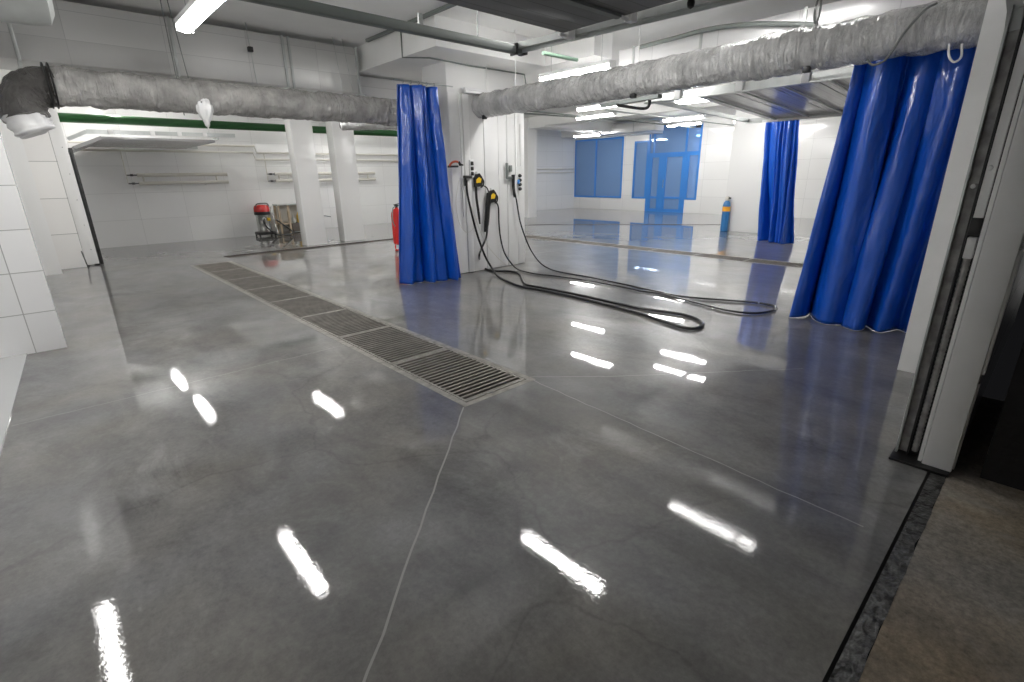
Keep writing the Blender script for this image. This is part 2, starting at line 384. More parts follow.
g = MB(); g.quad([(-3.2, -4, 0), (4.5, -4, 0), (4.5, .115, 0), (-3.2, .115, 0)]); struct('trim_1', g, m_floor_out, 'rough dark concrete outside the doorway')
# threshold strip
g = MB()
n_ = 60
for k in range(n_):
    xa, xb = -1.2+4.4*k/n_, -1.2+4.4*(k+1)/n_
    ja, jb = .012*noise.noise(Vector((k*.6, 3, 1))), .012*noise.noise(Vector((k*.6+.6, 3, 1)))
    g.quad([(xa, .115+ja, .001), (xb, .115+jb, .001), (xb, .178, -.004), (xa, .178, -.004)], 0)
    g.quad([(xa, .178, -.004), (xb, .178, -.004), (xb, .192, .0), (xa, .192, .0)], 1)
struct('trim_2', g, [m_dirt, m_black], 'worn dark metal threshold channel across the doorway')
# ceiling
g = MB(); g.box((-3.4, .1, CZ), (19.3, 16.8, CZ+.2)); struct('ceiling', g, m_ceil)
g = MB(); g.box((-3.4, -4.2, 3.3), (4.6, .1, 3.5)); struct('trim_3', g, m_outblack, 'black ceiling of the dark space outside')
# back wall: two planes with a step
g = MB(); g.box((.6, 15.42, 0), (4.62, 15.7, CZ)); g.box((4.62, 15.92, 0), (19.3, 16.2, CZ)); g.box((4.5, 15.6, 0), (4.62, 16.0, CZ))
struct('wall_back', g, m_tx_back)
# far wall with the two window openings and the door
FX = 18.7
WINS = ((13.27, 15.95, .5, 2.98), )
g = MB()
def xwall(y0, y1, z0, z1): g.box((FX, y0, z0), (FX+.25, y1, z1))
xwall(15.95, 16.2, 0, CZ); xwall(13.27, 15.95, 0, .5); xwall(13.27, 15.95, 2.98, CZ); xwall(12.72, 13.27, 0, CZ)
xwall(12.04, 12.72, 0, .5); xwall(9.80, 10.29, 0, .5); xwall(9.80, 12.72, 3.3, CZ); xwall(11.95, 12.72, 2.76, 3.3)
xwall(-.2, 9.80, 0, CZ)
struct('wall_far', g, m_ty_big)
# wall along the doorway side (right), with the overhead-door opening further along
g = MB()
g.box((3.3, .11, 0), (7.1, .2, CZ)); g.box((7.1, .11, 2.45), (10.4, .2, CZ)); g.box((10.4, .11, 0), (19.0, .2, CZ)); g.box((-3.2, .11, 2.62), (3.3, .2, CZ)); g.box((-3.2, .11, 0), (-1.2, .2, 2.62))
struct('wall_right', g, m_tx)
g = MB(); g.box((7.05, -.1, 0), (10.45, -.02, 2.5)); struct('door_1', g, m_white, 'closed panel behind the far overhead door opening')
# pilaster next to the doorway
g = MB(); g.box((4.69, .2, 0), (5.25, .63, CZ)); struct('trim_4', g, m_trimw, 'white pilaster beside the doorway')
# left side: near wall end, jamb pieces, tiled recess
g = MB(); g.box((-3.2, 6.22, 0), (-.1, 6.7, CZ)); struct('wall_left_near', g, m_tx)
g = MB(); g.box((-.9, 6.7, 0), (-.55, 12.2, CZ)); g.box((-.55, 11.62, 0), (.05, 12.2, CZ)); struct('wall_left_middle', g, m_white)
g = MB(); g.box((-.6, 12.2, 0), (.43, 12.5, CZ)); struct('wall_left_tiled', g, m_tx_big)
g = MB(); g.box((.50, 12.9, 0), (.62, 15.7, CZ)); g.box((.3, 12.5, 2.6), (.62, 13, CZ)); struct('wall_left', g, m_ty_big)
g = MB(); g.box((-3.4, -.1, 0), (-3.2, 6.7, CZ)); struct('wall_left_side', g, m_ty)
g = MB(); g.prism([(-3.2, .2, 0), (-.66, .2, 0), (-.38, 6.22, 0), (-3.2, 6.22, 0)], (0, 0, .012)); struct('trim_5', g, m_loft, 'pale tiled floor strip along the left side')
g = MB(); g.box((-3.4, -4.2, 0), (4.6, -4., 3.4)); g.box((3.22, -4, 0), (3.5, .0, 3.4)); g.box((-3.4, -4, 0), (-3.2, 0, 3.4)); g.box((3.16, .0, 2.35), (3.3, .11, 3.4)); g.box((-3.2, -.12, 2.62), (3.24, 0, 3.4)); struct('wall_outside', g, m_outblack)
# room behind the far glazing
g = MB(); g.box((23, 7.5, 0), (23.2, 17, CZ)); g.box((18.95, 7.3, 0), (23, 7.5, CZ)); g.box((18.95, 17, 0), (23.2, 17.2, CZ)); struct('wall_far_room', g, m_ty_big)
g = MB(); g.box((18.95, 7.3, -.1), (23.2, 17.2, 0)); struct('floor_far_room', g, m_loft)
g = MB(); g.box((18.95, 7.3, CZ), (23.2, 17.2, CZ+.1)); struct('ceiling_far_room', g, m_ceil)
# beams
g = MB(); g.box((4.12, 5.83, 3.06), (6.45, 9.8, CZ)); g.box((6.1, 4.9, 3.06), (6.5, 5.83, CZ)); struct('trim_6', g, m_ceil, 'dropped ceiling beam over the pillar')
g = MB(); g.box((13.2, 12.6, 3.05), (18.7, 13.4, CZ)); g.box((13.2, .2, 3.1), (13.7, 12.6, CZ)); struct('trim_7', g, m_ceil, 'ceiling beams of the far bay')
# far channel strips (gutter across the far bay)
g = MB()
for i in range(len(far_gutter)-1):
    p, q = Vector((*far_gutter[i], 0)), Vector((*far_gutter[i+1], 0)); n = (q-p).normalized(); n = Vector((-n.y, n.x, 0))*.08; z = Vector((0, 0, .003))
    g.prism([p-n+z, q-n+z, q+n+z, p+n+z], (0, 0, -.012))
struct('trim_8', g, m_gutter, 'dark drain channel crossing the far bay')

# windows
def window(name, y0, y1, z0, z1, mull, label):
    w = .07; g = MB(); x0, x1 = FX-.02, FX+.06
    for a, b in (((y0, z0), (y1, z0+w)), ((y0, z1-w), (y1, z1)), ((y0, z0+w), (y0+w, z1-w)), ((y1-w, z0+w), (y1, z1-w))): g.box((x0, a[0], a[1]), (x1, b[0], b[1]))
    for m_ in mull: g.box((x0, m_-w/2, z0+w), (x1, m_+w/2, z1-w))
    f = struct(name, g, m_frame, label)
    p = MB(); p.box((FX+.015, y0+w, z0+w), (FX+.025, y1-w, z1-w)); p.build('pane', m_glass, f)
    return f
window('window_1', 13.27, 15.95, .5, 2.98, [14.72], 'wide blue framed window left of the glazed door')
window('window_2', 12.04, 12.72, .5, 2.76, [], 'narrow blue side light left of the glazed door')
window('window_3', 9.80, 10.29, .5, 2.2, [], 'narrow blue side light right of the glazed door')
window('window_4', 9.80, 12.04, 2.2, 3.3, [10.4, 11.8], 'blue transom glazing over the door')
g = MB(); x0, x1 = FX-.03, FX+.05
for y0, y1, z0, z1 in ((11.93, 12.04, 0, 2.2), (10.29, 10.40, 0, 2.2), (10.4, 11.93, 2.1, 2.2), (11.28, 11.40, 0, 2.1), (10.4, 11.93, 0, .12), (10.4, 11.93, .52, .6), (11.40, 11.52, .12, 2.1), (11.83, 11.93, .12, 2.1), (11.18, 11.28, .12, 2.1), (10.4, 10.5, .12, 2.1)): e_ = .004 if y1-y0 > 1 else 0; g.box((x0+e_, y0, z0), (x1-e_, y1, z1))
d2 = struct('door_2', g, m_frame, 'blue framed glazed double door')
p = MB(); p.box((FX+.005, 10.4, .12), (FX+.012, 11.93, 2.1)); p.build('pane', m_glass, d2)
p = MB(); p.tube([(FX-.09, 11.23, .95), (FX-.09, 11.23, 1.25)], .012); p.tube([(FX-.09, 11.23, 1.0), (FX-.02, 11.23, 1.0)], .008); p.tube([(FX-.09, 11.23, 1.2), (FX-.02, 11.23, 1.2)], .008); p.build('door_handle', m_steel, d2)

# ================================================================ COLUMNS
def column(x0, y0, x1, y1, z1, label, name='column', m=m_white, grp=None, base=0.):
    t = thing(name, label, 'column', ((x0+x1)/2, (y0+y1)/2, 0), grp)
    g = MB(); g.box((x0, y0, base), (x1, y1, z1), .006); g.build('shaft', m, t)
    g = MB(); w = .018
    for cx in (x0, x1):
        g.box((cx-w*(cx == x0)*.3-.004, y0-.004, base), (cx+.004+w*(cx == x0)*.6, y0+.01, z1))
    build_each(g, 'corner_trim', m_plastic, t)
    return t
column(4.46, 11.95, 4.93, 12.30, CZ, 'left one of two white square columns in front of the wooden shelf')
column(5.46, 12.08, 5.98, 12.43, CZ, 'right one of two white square columns, nearer the red extinguisher')
column(13.3, 13.54, 13.75, 14.6, CZ, 'distant white wall column just right of the hose pillar')
column(13.42, 4.95, 13.95, 6.2, CZ, 'white column behind the far blue curtain')
# pillar in the middle with panel cladding
t = thing('pillar', 'broad white panelled pillar with hoses and spray guns hung on it', 'pillar', (5.45, 6.8, 0))
g = MB(); g.box((4.70, 6.45, 0), (6.24, 7.05, 3.06), .004); pil = g.build('core', m_white, t)
g = MB()
for xa, xb, d in ((4.705, 4.94, .015), (4.955, 5.07, .03), (5.085, 5.35, .012), (5.36, 5.64, .02), (5.66, 5.82, .010), (5.84, 6.06, .026), (6.075, 6.235, .014)): g.box((xa, 6.45-d, .01), (xb, 6.455, 2.66), .003)
build_each(g, 'cladding_panel', m_plastic, t)
g = MB(); g.tube([(4.88, 6.405, .9), (4.88, 6.405, 2.66)], .012); g.tube([(6.0, 6.40, 1.5), (6.0, 6.40, 2.6)], .010); g.tube([(6.12, 6.41, 1.65), (6.12, 6.41, 2.3)], .009); build_each(g, 'conduit', m_plastic, t)

# ================================================================ DRAIN GRATES
def grate_proto(w, L, nb, label, grp, m, mfr):
    t = thing('drain_grate', label, 'drain grate', (0, 0, 0), grp)
    g = MB(); e = .018
    for a, b in (((-w/2, -L/2), (w/2, -L/2+e)), ((-w/2, L/2-e), (w/2, L/2)), ((-w/2, -L/2), (-w/2+e, L/2)), ((w/2-e, -L/2), (w/2, L/2))): g.box((*a, -.03), (*b, .0015))
    g.build('frame', mfr, t)
    g = MB()
    for k in range(nb):
        y = -L/2+L*(k+.5)/nb; g.box((-w/2+e, y-L/nb*.22, -.03), (w/2-e, y+L/nb*.22, .001))
    for sx in (-.17, .17): g.box((w*sx-.004, -L/2, -.032), (w*sx+.004, L/2, -.012))
    g.build('bars', m, t)
    return t
w1 = D1[1]-D1[0]-.05; L1 = (D1[3]-D1[2]-.05)/8
gp = grate_proto(w1, L1-.008, 19, 'slatted drain grate at the near end of the long floor drain', 'grates of the long floor drain', m_pool, m_angle)
ords = ['nearest end of the long left floor drain, slats sharp and dark', 'second from the near end of the long floor drain', 'third from the near end of the long floor drain', 'fourth from the near end of the long floor drain', 'fifth from the near end of the long floor drain', 'sixth from the near end of the long floor drain', 'seventh from the near end of the long floor drain', 'at the far end of the long floor drain toward the back wall']
for k in range(8):
    o = gp if k == 0 else copy_tree(gp); o.location = ((D1[0]+D1[1])/2, D1[2]+.025+L1*(k+.5), 0); o['label'] = 'slatted grate '+ords[k]
g = MB()
a, b, c, d = D1
for p_, q_ in (((a-.03, c-.03), (b+.03, c+.02)), ((a-.03, d-.02), (b+.03, d+.03)), ((a-.03, c+.02), (a+.02, d-.02)), ((b-.02, c+.02), (b+.03, d-.02))): g.box((*p_, -.05), (*q_, .0008))
tag(g.build('floor_drain', m_angle), 'long pale metal edge frame around the left floor drain', 'floor drain')
w2 = D2[1]-D2[0]-.04; L2 = (D2[3]-D2[2]-.04)/7
gp2 = grate_proto(w2, L2-.008, 18, '', 'grates of the floor drain in the right bay', m_pool, m_angle)
o7 = ['nearest the large curtain at the front end', 'second from the large curtain end', 'third from the large curtain end', 'fourth from the large curtain end, midway', 'fifth from the large curtain end', 'sixth from the large curtain end', 'seventh and last, behind the pillar side']
for k in range(7):
    o = gp2 if k == 0 else copy_tree(gp2); o.location = ((D2[0]+D2[1])/2, D2[2]+.02+L2*(k+.5), 0); o['label'] = 'grate in the right bay floor drain, '+o7[k]
g = MB(); a, b, c, d = D2
for p_, q_ in (((a-.03, c-.03), (b+.03, c+.02)), ((a-.03, d-.02), (b+.03, d+.03)), ((a-.03, c+.02), (a+.02, d-.02)), ((b-.02, c+.02), (b+.03, d-.02))): g.box((*p_, -.05), (*q_, .0008))
tag(g.build('floor_drain', m_angle), 'metal edge frame of the floor drain in the right bay', 'floor drain')

# ================================================================ LAMPS
def lamp_proto():
    t = thing('fluorescent_lamp', '', 'ceiling lamp', (0, 0, 0), 'lit fluorescent lamps under the ceiling')
    g = MB(); g.box((-.075, -.62, .0), (.075, .62, .05), .01)
    for s_ in (-1, 1): g.box((-.072, s_*.62, -.05), (.072, s_*.635, .045), .006)
    g.build('housing', m_lampbody, t)
    g = MB(); prof = [(-.058, 0), (-.056, -.030), (-.038, -.050), (0, -.058), (.038, -.050), (.056, -.030), (.058, 0)]
    g.prism([(x, -.618, z) for x, z in prof], (0, 1.236, 0)); g.build('diffuser', m_lamp, t)
    g = MB()
    for s_ in (-1, 1): g.tube([(0, s_*.45, .05), (0, s_*.45, .5)], .004, 6)
    build_each(g, 'hanger', m_galv, t)
    return t
lp = lamp_proto()
LAMPS = [(1.36, 5.25, 2.85, 'lit tube lamp at upper left, over the galvanised duct'),
 (5.85, 5.02, 2.845, 'lit tube lamp directly above the long wrapped duct right of the pillar'),
 (3.41, 9.25, 2.85, 'lit lamp hidden behind the left duct, showing as the short streak near the drain'),
 (1.52, 10.7, 2.78, 'lit lamp seen in part under the left duct, left one of two'),
 (1.6, 13.9, 3.2, 'lit lamp seen in part under the left duct, right one of two'),
 (3.72, 3.24, 3.0, 'lit lamp above the raised door leaf, showing as the middle front floor streak'),
 (6.03, 2.48, 3.345, 'lit lamp at the ceiling above the right wrapped duct'),
 (-.42, 5.1, 2.6, 'lit lamp over the left side strip, glowing in the bottom left floor'),
 (-1.7, .95, 2.85, 'added unseen fill lamp left of the doorway'),  # out-of-view fill, added to light the jamb and left wall
 (7.1, 9.2, 2.85, 'added lamp hidden behind the hose pillar, lighting the column fronts'),  # extra lamp kept out of sight to brighten the column fronts
 (9.2, 7.15, 2.87, 'lit lamp just below the wrapped duct, leftmost of the far bay'),
 (9.93, 5.2, 2.87, 'lit lamp of the right bay, above and left of the grey overhead door'),
 (11.6, 9.2, 3.0, 'lit lamp of the far bay, second row below the duct'),
 (14.25, 8.1, 3.0, 'long lit lamp above the blue transom glazing'),
 (16.3, 13.3, 2.95, 'lit lamp in front of the wide blue window top'),
 (11.4, 5.9, 3.05, 'short looking lit lamp between duct and grey overhead door'),
 (16.5, 7.0, 3.0, 'lit lamp left of the white column behind the far curtain'),
 (17.0, 9.6, 3.1, 'lit lamp close to the glazed door wall'),
 (12.6, 3.0, 3.0, 'added lamp beyond the far blue curtain rail, lighting the right bay'),  # added to light the far right region
 (16.2, 3.2, 3.0, 'added lamp lighting the far right corner'),  # second added lamp for the far right region
 (9.0, 13.0, 3.0, 'added lamp behind the pillar, lighting the back wall'),  # added to light the back of the hall
 (6.9, 14.3, 3.0, 'added lamp behind the two square columns, lighting the back wall'),  # added to brighten the right part of the back wall
 (21.0, 14.3, 3.0, 'added lamp brightening the room behind the wide blue window'),  # added so the window panes look brighter
 (20.2, 9.0, 3.0, 'added lamp brightening the room behind the glazing, right end'),  # added to lift the brightness behind the glazing
 (21.0, 11.2, 3.0, 'added lamp brightening the room behind the glazed door')]  # further added lamp, lights the room seen through the door
for k, (x, y, z, lab) in enumerate(LAMPS):
    o = lp if k == 0 else copy_tree(lp); o.location = (x, y, z); o['label'] = lab
    if z > 3.3:
        g = MB()
        for sx in (-1, 1): g.box((x+sx*.066, y-.62, z-.075), (x+sx*.074, y+.62, z+.01))  # side panels added to keep this lamp's light off the ceiling
        build_each(g, 'added_side_shade', m_lampbody, o)
    if z > 3.3 or x == -.42:
        for c_ in o.children:
            if c_.name.startswith('diffuser'): c_.data = c_.data.copy(); c_.data.materials[0] = m_lampdim
# unlit fixture on the pillar
t = thing('fluorescent_lamp', 'unlit tube lamp mounted along the top of the pillar', 'wall lamp', (5.32, 6.36, 2.7))
g = MB(); g.box((4.95, 6.34, 2.70), (5.70, 6.425, 2.735), .006); g.build('housing', m_lampbody, t)
g = MB(); g.box((4.96, 6.335, 2.66), (5.69, 6.40, 2.70), .012); g.build('diffuser', m_off, t)

# ================================================================ DUCTS
def wrinkle(seed, amp, spiral):
    def f(i, k, p):
        a = 2*pi*k/36.
        v = 1+amp*noise.noise(Vector((p.x*7, p.y*7, seed+2*cos(a)))*1.0+Vector((0, sin(a)*2, 0)))
        s_ = (p.x+p.y)*spiral+a
        v += amp*.55*abs(sin(s_*.5))-amp*.3
        q = (p.x+p.y)+.02*sin(2*a)+.03*noise.noise(Vector((p.x*3, p.y*3, 2*cos(a)+seed)))
        v += amp*.9*(abs(noise.noise(Vector((q*13, seed, .6*cos(a)))))-.22)
        return v+amp*.35*noise.noise(Vector((p.x*20, p.y*20, seed+2*cos(a))))+amp*.3*noise.noise(Vector((p.x*9, p.y*9, seed+4*sin(a))))
    return f
# left round duct (along x) with elbow down to the left
pts = [(.36+(4.60-.36)*k/320, 7.0, 2.405) for k in range(321)]
t = thing('round_duct', 'left round duct wrapped in film, under the galvanised duct', 'air duct', (2.3, 7, 2.4))
MB().tube(pts, .175, 36, rfn=wrinkle(1, .10, 17)).build('duct_body', m_wrap, t, sharp=180)
pe = smooth_path([(.40, 7.0, 2.40), (.27, 7.0, 2.38), (.15, 6.98, 2.31), (.10, 6.95, 2.19), (.12, 6.92, 2.08)], 16)
MB().tube(pe, .175, 36, rfn=wrinkle(4, .16, 30)).build('duct_elbow', m_wrapd, t, sharp=180)
MB().tube(smooth_path([(.12, 6.92, 2.12), (.14, 6.90, 2.04), (.165, 6.89, 1.97)], 6), [.15+.008*sin(k*1.3) for k in range(13)], 32, rfn=wrinkle(8, .34, 9)).build('film_cuff', m_off, t, sharp=180)
g = MB()
for xx in (.33, .37): g.tube([(xx, 7+.2*cos(a*pi/12), 2.4+.2*sin(a*pi/12)) for a in range(25)], .008, 6)
build_each(g, 'strap', m_blackp, t)
# smaller duct piece behind, right
t = thing('round_duct', 'short wrapped duct stub behind the left duct near the blue curtain', 'air duct', (5, 9, 2.4))
p0, p1 = onZ(341, 124, 2.42), onZ(398, 124, 2.42)
MB().tube([p0.lerp(p1, k/30) for k in range(31)], .10, 28, rfn=wrinkle(6, .1, 14)).build('duct_body', m_wrap2, t, sharp=180)
g = MB(); dd = (p0-p1).normalized(); g.tube([p0, p0+dd*.02], .075, 20); g.build('dark_end_disc', m_pit, t)  # solid dark disc painted as the shade inside the open duct
# right round duct (along y)
ctr = [onX(478, 107, 5.30), onX(482, 106, 5.31), onX(540, 96, 5.36), onX(600, 86.5, 5.41), onX(660, 75.5, 5.45), onX(760, 58, 5.49), onX(856, 41.5, 5.52), onX(920, 30, 5.545), onX(975, 21, 5.56)]
ctr.append(ctr[-1]+(ctr[-1]-ctr[-2])*1.6)
cp = smooth_path(ctr, 20); pts = []; RD = []
# even spacing along the duct
acc = [0.]
for i in range(1, len(cp)): acc.append(acc[-1]+(cp[i]-cp[i-1]).length)
j = 0
for k in range(421):
    d_ = acc[-1]*k/420
    while j < len(acc)-2 and acc[j+1] < d_: j += 1
    q_ = cp[j].lerp(cp[j+1], (d_-acc[j])/max(1e-6, acc[j+1]-acc[j])); pts.append(q_)
    RD.append(.168+.012*(k/420.)+(.016 if 1.85 < q_.y < 2.4 else 0)-(.022 if abs(q_.y-1.9) < .07 else 0))
def duct_at(y):
    return min(pts, key=lambda p: abs(p.y-y))
t = thing('round_duct', 'long white film-wrapped duct from the pillar toward the doorway', 'air duct', (5.4, 3.4, 2.5))
MB().tube(pts, RD, 36, rfn=wrinkle(11, .085, 19)).build('duct_body', m_wrap2, t, sharp=180)
g = MB(); g.tube([(pts[4].x+.175*cos(a*pi/12), pts[4].y, pts[4].z+.175*sin(a*pi/12)) for a in range(25)], .012, 6); g.build('end_ring', m_gtube, t)
# big capped cylinder at the very top left
t = thing('insulated_tank', 'grey rounded insulated cylinder end in the top left corner', 'air duct', (0, 5.6, 2.9))
g = MB(); c_ = onY(0, 0, 5.6)
g.lathe((-1.2, 5.75, 2.87), [(.10, 0), (.20, .02), (.21, .1), (.21, 1.50), (.19, 1.60), (.12, 1.635), (.0001, 1.64)], 32, 'x'); g.build('tank_body', m_galv, t)
g = MB(); g.tube([(-.6, 5.75+.212*cos(a*pi/12), 2.87+.212*sin(a*pi/12)) for a in range(25)], .01, 6); build_each(g, 'band', m_dark, t)
# galvanised rectangular duct left
t = thing('rectangular_duct', 'large galvanised rectangular duct under the left ceiling', 'air duct', (2, 8, 2.73))
g = MB(); g.box((-.5, 7.7, 2.72), (3.98, 8.45, 3.33), .004); g.build('duct_body', m_duct, t)
g = MB(); g.box((4.06, 8.0, 2.74), (7.6, 8.45, 3.02), .004); g.box((3.98, 7.95, 2.74), (4.06, 8.45, 3.02)); g.build('reduced_section', m_ducty, t)
g = MB()
for x in (-.45, .2, 1.62, 2.92, 3.0, 3.98): g.box((x-.016, 7.675, 2.70), (x+.016, 8.46, 3.34), .003)
build_each(g, 'flange', m_galv, t)
g = MB()
for x in (2.92, 4.02): g.bar((x, 7.6, 2.69), (x, 8.5, 2.69), .035, .02)
build_each(g, 'support_angle', m_galv, t)
# galvanised duct right behind round duct
t = thing('rectangular_duct', 'smooth silver rectangular duct above the right wrapped duct', 'air duct', (6.8, 3, 2.78))
g = MB(); g.box((6.6, .45, 2.8), (7.1, 4.85, 3.17), .004); g.build('duct_body', m_ducty, t)
g = MB()
for y in (1.2, 2.4, 3.6, 4.6): g.box((6.585, y-.015, 2.79), (7.11, y+.015, 3.185))
build_each(g, 'flange', m_galv, t)
tag(MB().tube(smooth_path([onX(640, 47, 6.56), onX(675, 38, 6.56), onX(705, 30, 6.56), onX(740, 25, 6.56), onX(775, 24, 6.56), onX(817, 25, 6.56)], 10), .028, 10).build('thick_cable', m_gtube), 'thick dark cable arching over the silver duct', 'cable')
# far duct
t = thing('rectangular_duct', 'distant silver duct above the wide blue window', 'air duct', (16.8, 12, 2.9))
g = MB(); g.box((16.9, 10.7, 2.98), (17.5, 15.2, 3.3), .004); g.build('duct_body', m_ducty, t)
g = MB()
for y in (11.6, 12.9, 14.2): g.box((16.885, y-.015, 2.97), (17.5, y+.015, 3.32))
build_each(g, 'flange', m_galv, t)
tag(MB().box((17.9, 11.45, 2.98), (18.69, 13.7, 3.3), .01).build('boxed_duct', m_white), 'white boxed duct against the wall between the blue windows', 'air duct')

# hanger rods
def hanger(label, pts, clamp=None, r=.005, m=m_galv, rods2=None):
    t = thing('duct_hanger', label, 'duct hanger', tuple(pts[0]), 'rods holding the ducts')
    g = MB(); g.tube(pts, r, 6)
    if rods2: g.tube(rods2, r, 6)
    build_each(g, 'rod', m, t)
    if clamp: g = MB(); g.box([c-.03 for c in clamp], [c+.03 for c in clamp], .008); g.build('clamp', m_blackp, t)
hanger('pair of threaded rods holding the left wrapped duct beside the lit lamp', [(1.44, 6.98, 2.20), (1.44, 7.0, CZ)], (1.62, 6.84, 2.31), rods2=[(1.56, 6.98, 2.5), (1.50, 7.0, CZ)], m=m_gtube)
hanger('thin white wire with black knots over the left galvanised duct', [(2.50, 7.66, 2.70), (2.46, 7.62, CZ)], (2.47, 7.62, 3.1), r=.006)
hanger('left thin rod of the pair where the galvanised duct meets the beam', [(3.68, 7.62, 2.7), (3.60, 7.6, CZ)])
hanger('right thin rod of the pair where the galvanised duct meets the beam', [(3.84, 7.62, 2.7), (3.74, 7.6, CZ)])
for lab, yy, dx, mm, rr, ztop in (('white rod with black clamp at the pillar end of the right duct', 6.28, -.02, m_plastic, .006, 3.4), ('white rod with black clamp midway along the right duct', 3.72, 0, m_plastic, .006, CZ), ('white rod with grey loop near the blue curtain end of the right duct', 1.9, 0, m_plastic, .012, CZ)):
    q = duct_at(yy)
    if yy > 6: ztop = CZ
    path = [(q.x+.0, yy, q.z+.15), (q.x, yy, ztop)] if yy > 3 else [(q.x, yy, q.z+.15), (q.x-.02, yy+.02, q.z+.33), (q.x+.03, yy-.02, q.z+.42), (q.x-.01, yy, ztop)]
    hanger(lab, path, (q.x-.06, yy, q.z-.17), m=mm, r=rr)
hanger('thin white rod in front of the beam right of the pillar', [(5.36, 5.7, 2.66), (5.36, 5.7, CZ)], m=m_plastic)
q = duct_at(1.9); tag(MB().tube([(q.x-.02, 1.9+.02*cos(a*pi/8), q.z+.30+.10*sin(a*pi/8)) for a in range(17)], .010, 8).build('wire_loop', m_cable), 'grey wire loop knotted on the white rod above the right duct', 'cable')
# clear film bag hanging from left duct
g = MB(); tt = bmesh.new(); bmesh.ops.create_icosphere(tt, subdivisions=4, radius=1)
for v in tt.verts:
    n = v.co.copy(); k = 1+.22*noise.noise(n*2.3)+.1*noise.noise(n*6); z = n.z
    v.co = Vector((1.63+n.x*.07*k*(1.2 if z > 0 else 1+z*.6), 6.86+n.y*.07*k, 2.24+z*.17*k))
g.merge(tt, True); tag(g.build('film_bag', m_off, sharp=180), 'crumpled clear film bag taped under the left wrapped duct', 'plastic film')

# ================================================================ OVERHEAD (SECTIONAL) DOORS
def c_rail(g, p, q, w=.06, h=.09):
    g.bar(p, q, w, h); return g
# camera doorway door
t = thing('sectional_door', 'open dark grey overhead door leaf above the doorway', 'overhead door', (1., 1.6, 2.5))
for k in range(5):
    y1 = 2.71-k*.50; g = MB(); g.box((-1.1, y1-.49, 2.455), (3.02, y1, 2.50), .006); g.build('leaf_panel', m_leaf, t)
g = MB()
for sx in (3.09,):
    c_rail(g, (sx, 3.25, 2.475), (sx+.17, .75, 2.475), .04, .045)
    arc = [(sx+.17, .75-.42*sin(a*pi/16), 2.055+.42*cos(a*pi/16)) for a in range(0, 9)]
    for i in range(8): g.bar(arc[i], arc[i+1], .06, .05)
    g.bar((sx+.03, 3.25, 2.45), (sx+.20, .8, 2.45), .015, .04)
g.build('rail', m_galv, t)
g = MB(); g.box((3.195, .343, 0), (3.25, .352, 2.15)); build_each(g, 'track_flange', m_galv, t)
g = MB(); g.box((3.235, .300, 0), (3.26, .343, 2.15)); g.build('track_channel', m_chan, t)
g = MB(); g.box((3.205, .296, 0), (3.245, .303, 2.15)); g.build('channel_rib', m_dark, t)
g = MB(); g.box((3.232, .24, 0), (3.25, .296, 2.2)); g.build('rubber_seal', m_black, t)
g = MB(); g.tube([(3.215, .272, .04+.012*k) for k in range(96)], .013, 10, rfn=lambda i, k, p: 1+.16*(i % 2)); g.build('spring_cable', m_chan, t)
g = MB(); g.box((3.20, .255, 1.28), (3.235, .29, 2.2)); g.build('inner_strip', m_trimw, t)
g = MB(); g.box((3.195, .252, 1.20), (3.235, .295, 1.28), .004); g.build('black_latch', m_blackp, t)
g = MB(); g.box((3.195, .255, 1.09), (3.235, .290, 1.19), .004); br = g.build('white_bracket', m_plastic, t)
g = MB(); g.box((3.17, .231, .01), (3.235, .247, 2.4), .002); g.build('white_lip', m_trimw, t)
g = MB()
for yy, zz in ((.318, 1.42), (.278, 1.50)): g.lathe((3.19, yy, zz), [(.0001, 0), (.010, .003), (.012, .012), (.012, .03)], 14, 'x')
build_each(g, 'roller', m_plastic, t)
g = MB(); g.box((3.15, .105, 0.01), (3.30, .227, 2.42), .004); g.build('white_jamb_cover', m_trimw, t)
g = MB(); g.box((3.165, .092, .55), (3.22, .106, 1.15), .003); g.box((3.175, .098, .02), (3.22, .106, .5)); build_each(g, 'edge_lip', m_plastic, t)
g = MB(); g.box((3.1, .11, .0), (3.26, .36, .012)); g.build('bottom_gasket', m_black, t)
g = MB()
for yy in (2.18, 2.70):
    g.box((3.04, yy-.03, 2.425), (3.11, yy+.03, 2.49), .008); g.tube([(2.97, yy, 2.44), (3.05, yy, 2.44)], .012, 8)
build_each(g, 'roller_bracket', m_plastic, t)
g = MB(); g.bar((.2, 2.20, 2.446), (2.98, 2.20, 2.446), .05, .02); g.bar((.2, 1.70, 2.446), (2.98, 1.70, 2.446), .04, .02); build_each(g, 'stiffener', m_gtube, t)
g = MB(); kp = onZ(691, 3, 2.40); g.tube([kp+Vector((0, 0, .05)), kp+Vector((0, 0, .12))], .004, 6); g.lathe(tuple(kp), [(.0001, -.03), (.018, -.02), (.022, 0), (.014, .03), (.005, .06)], 14); g.build('pull_knob', m_black, t)
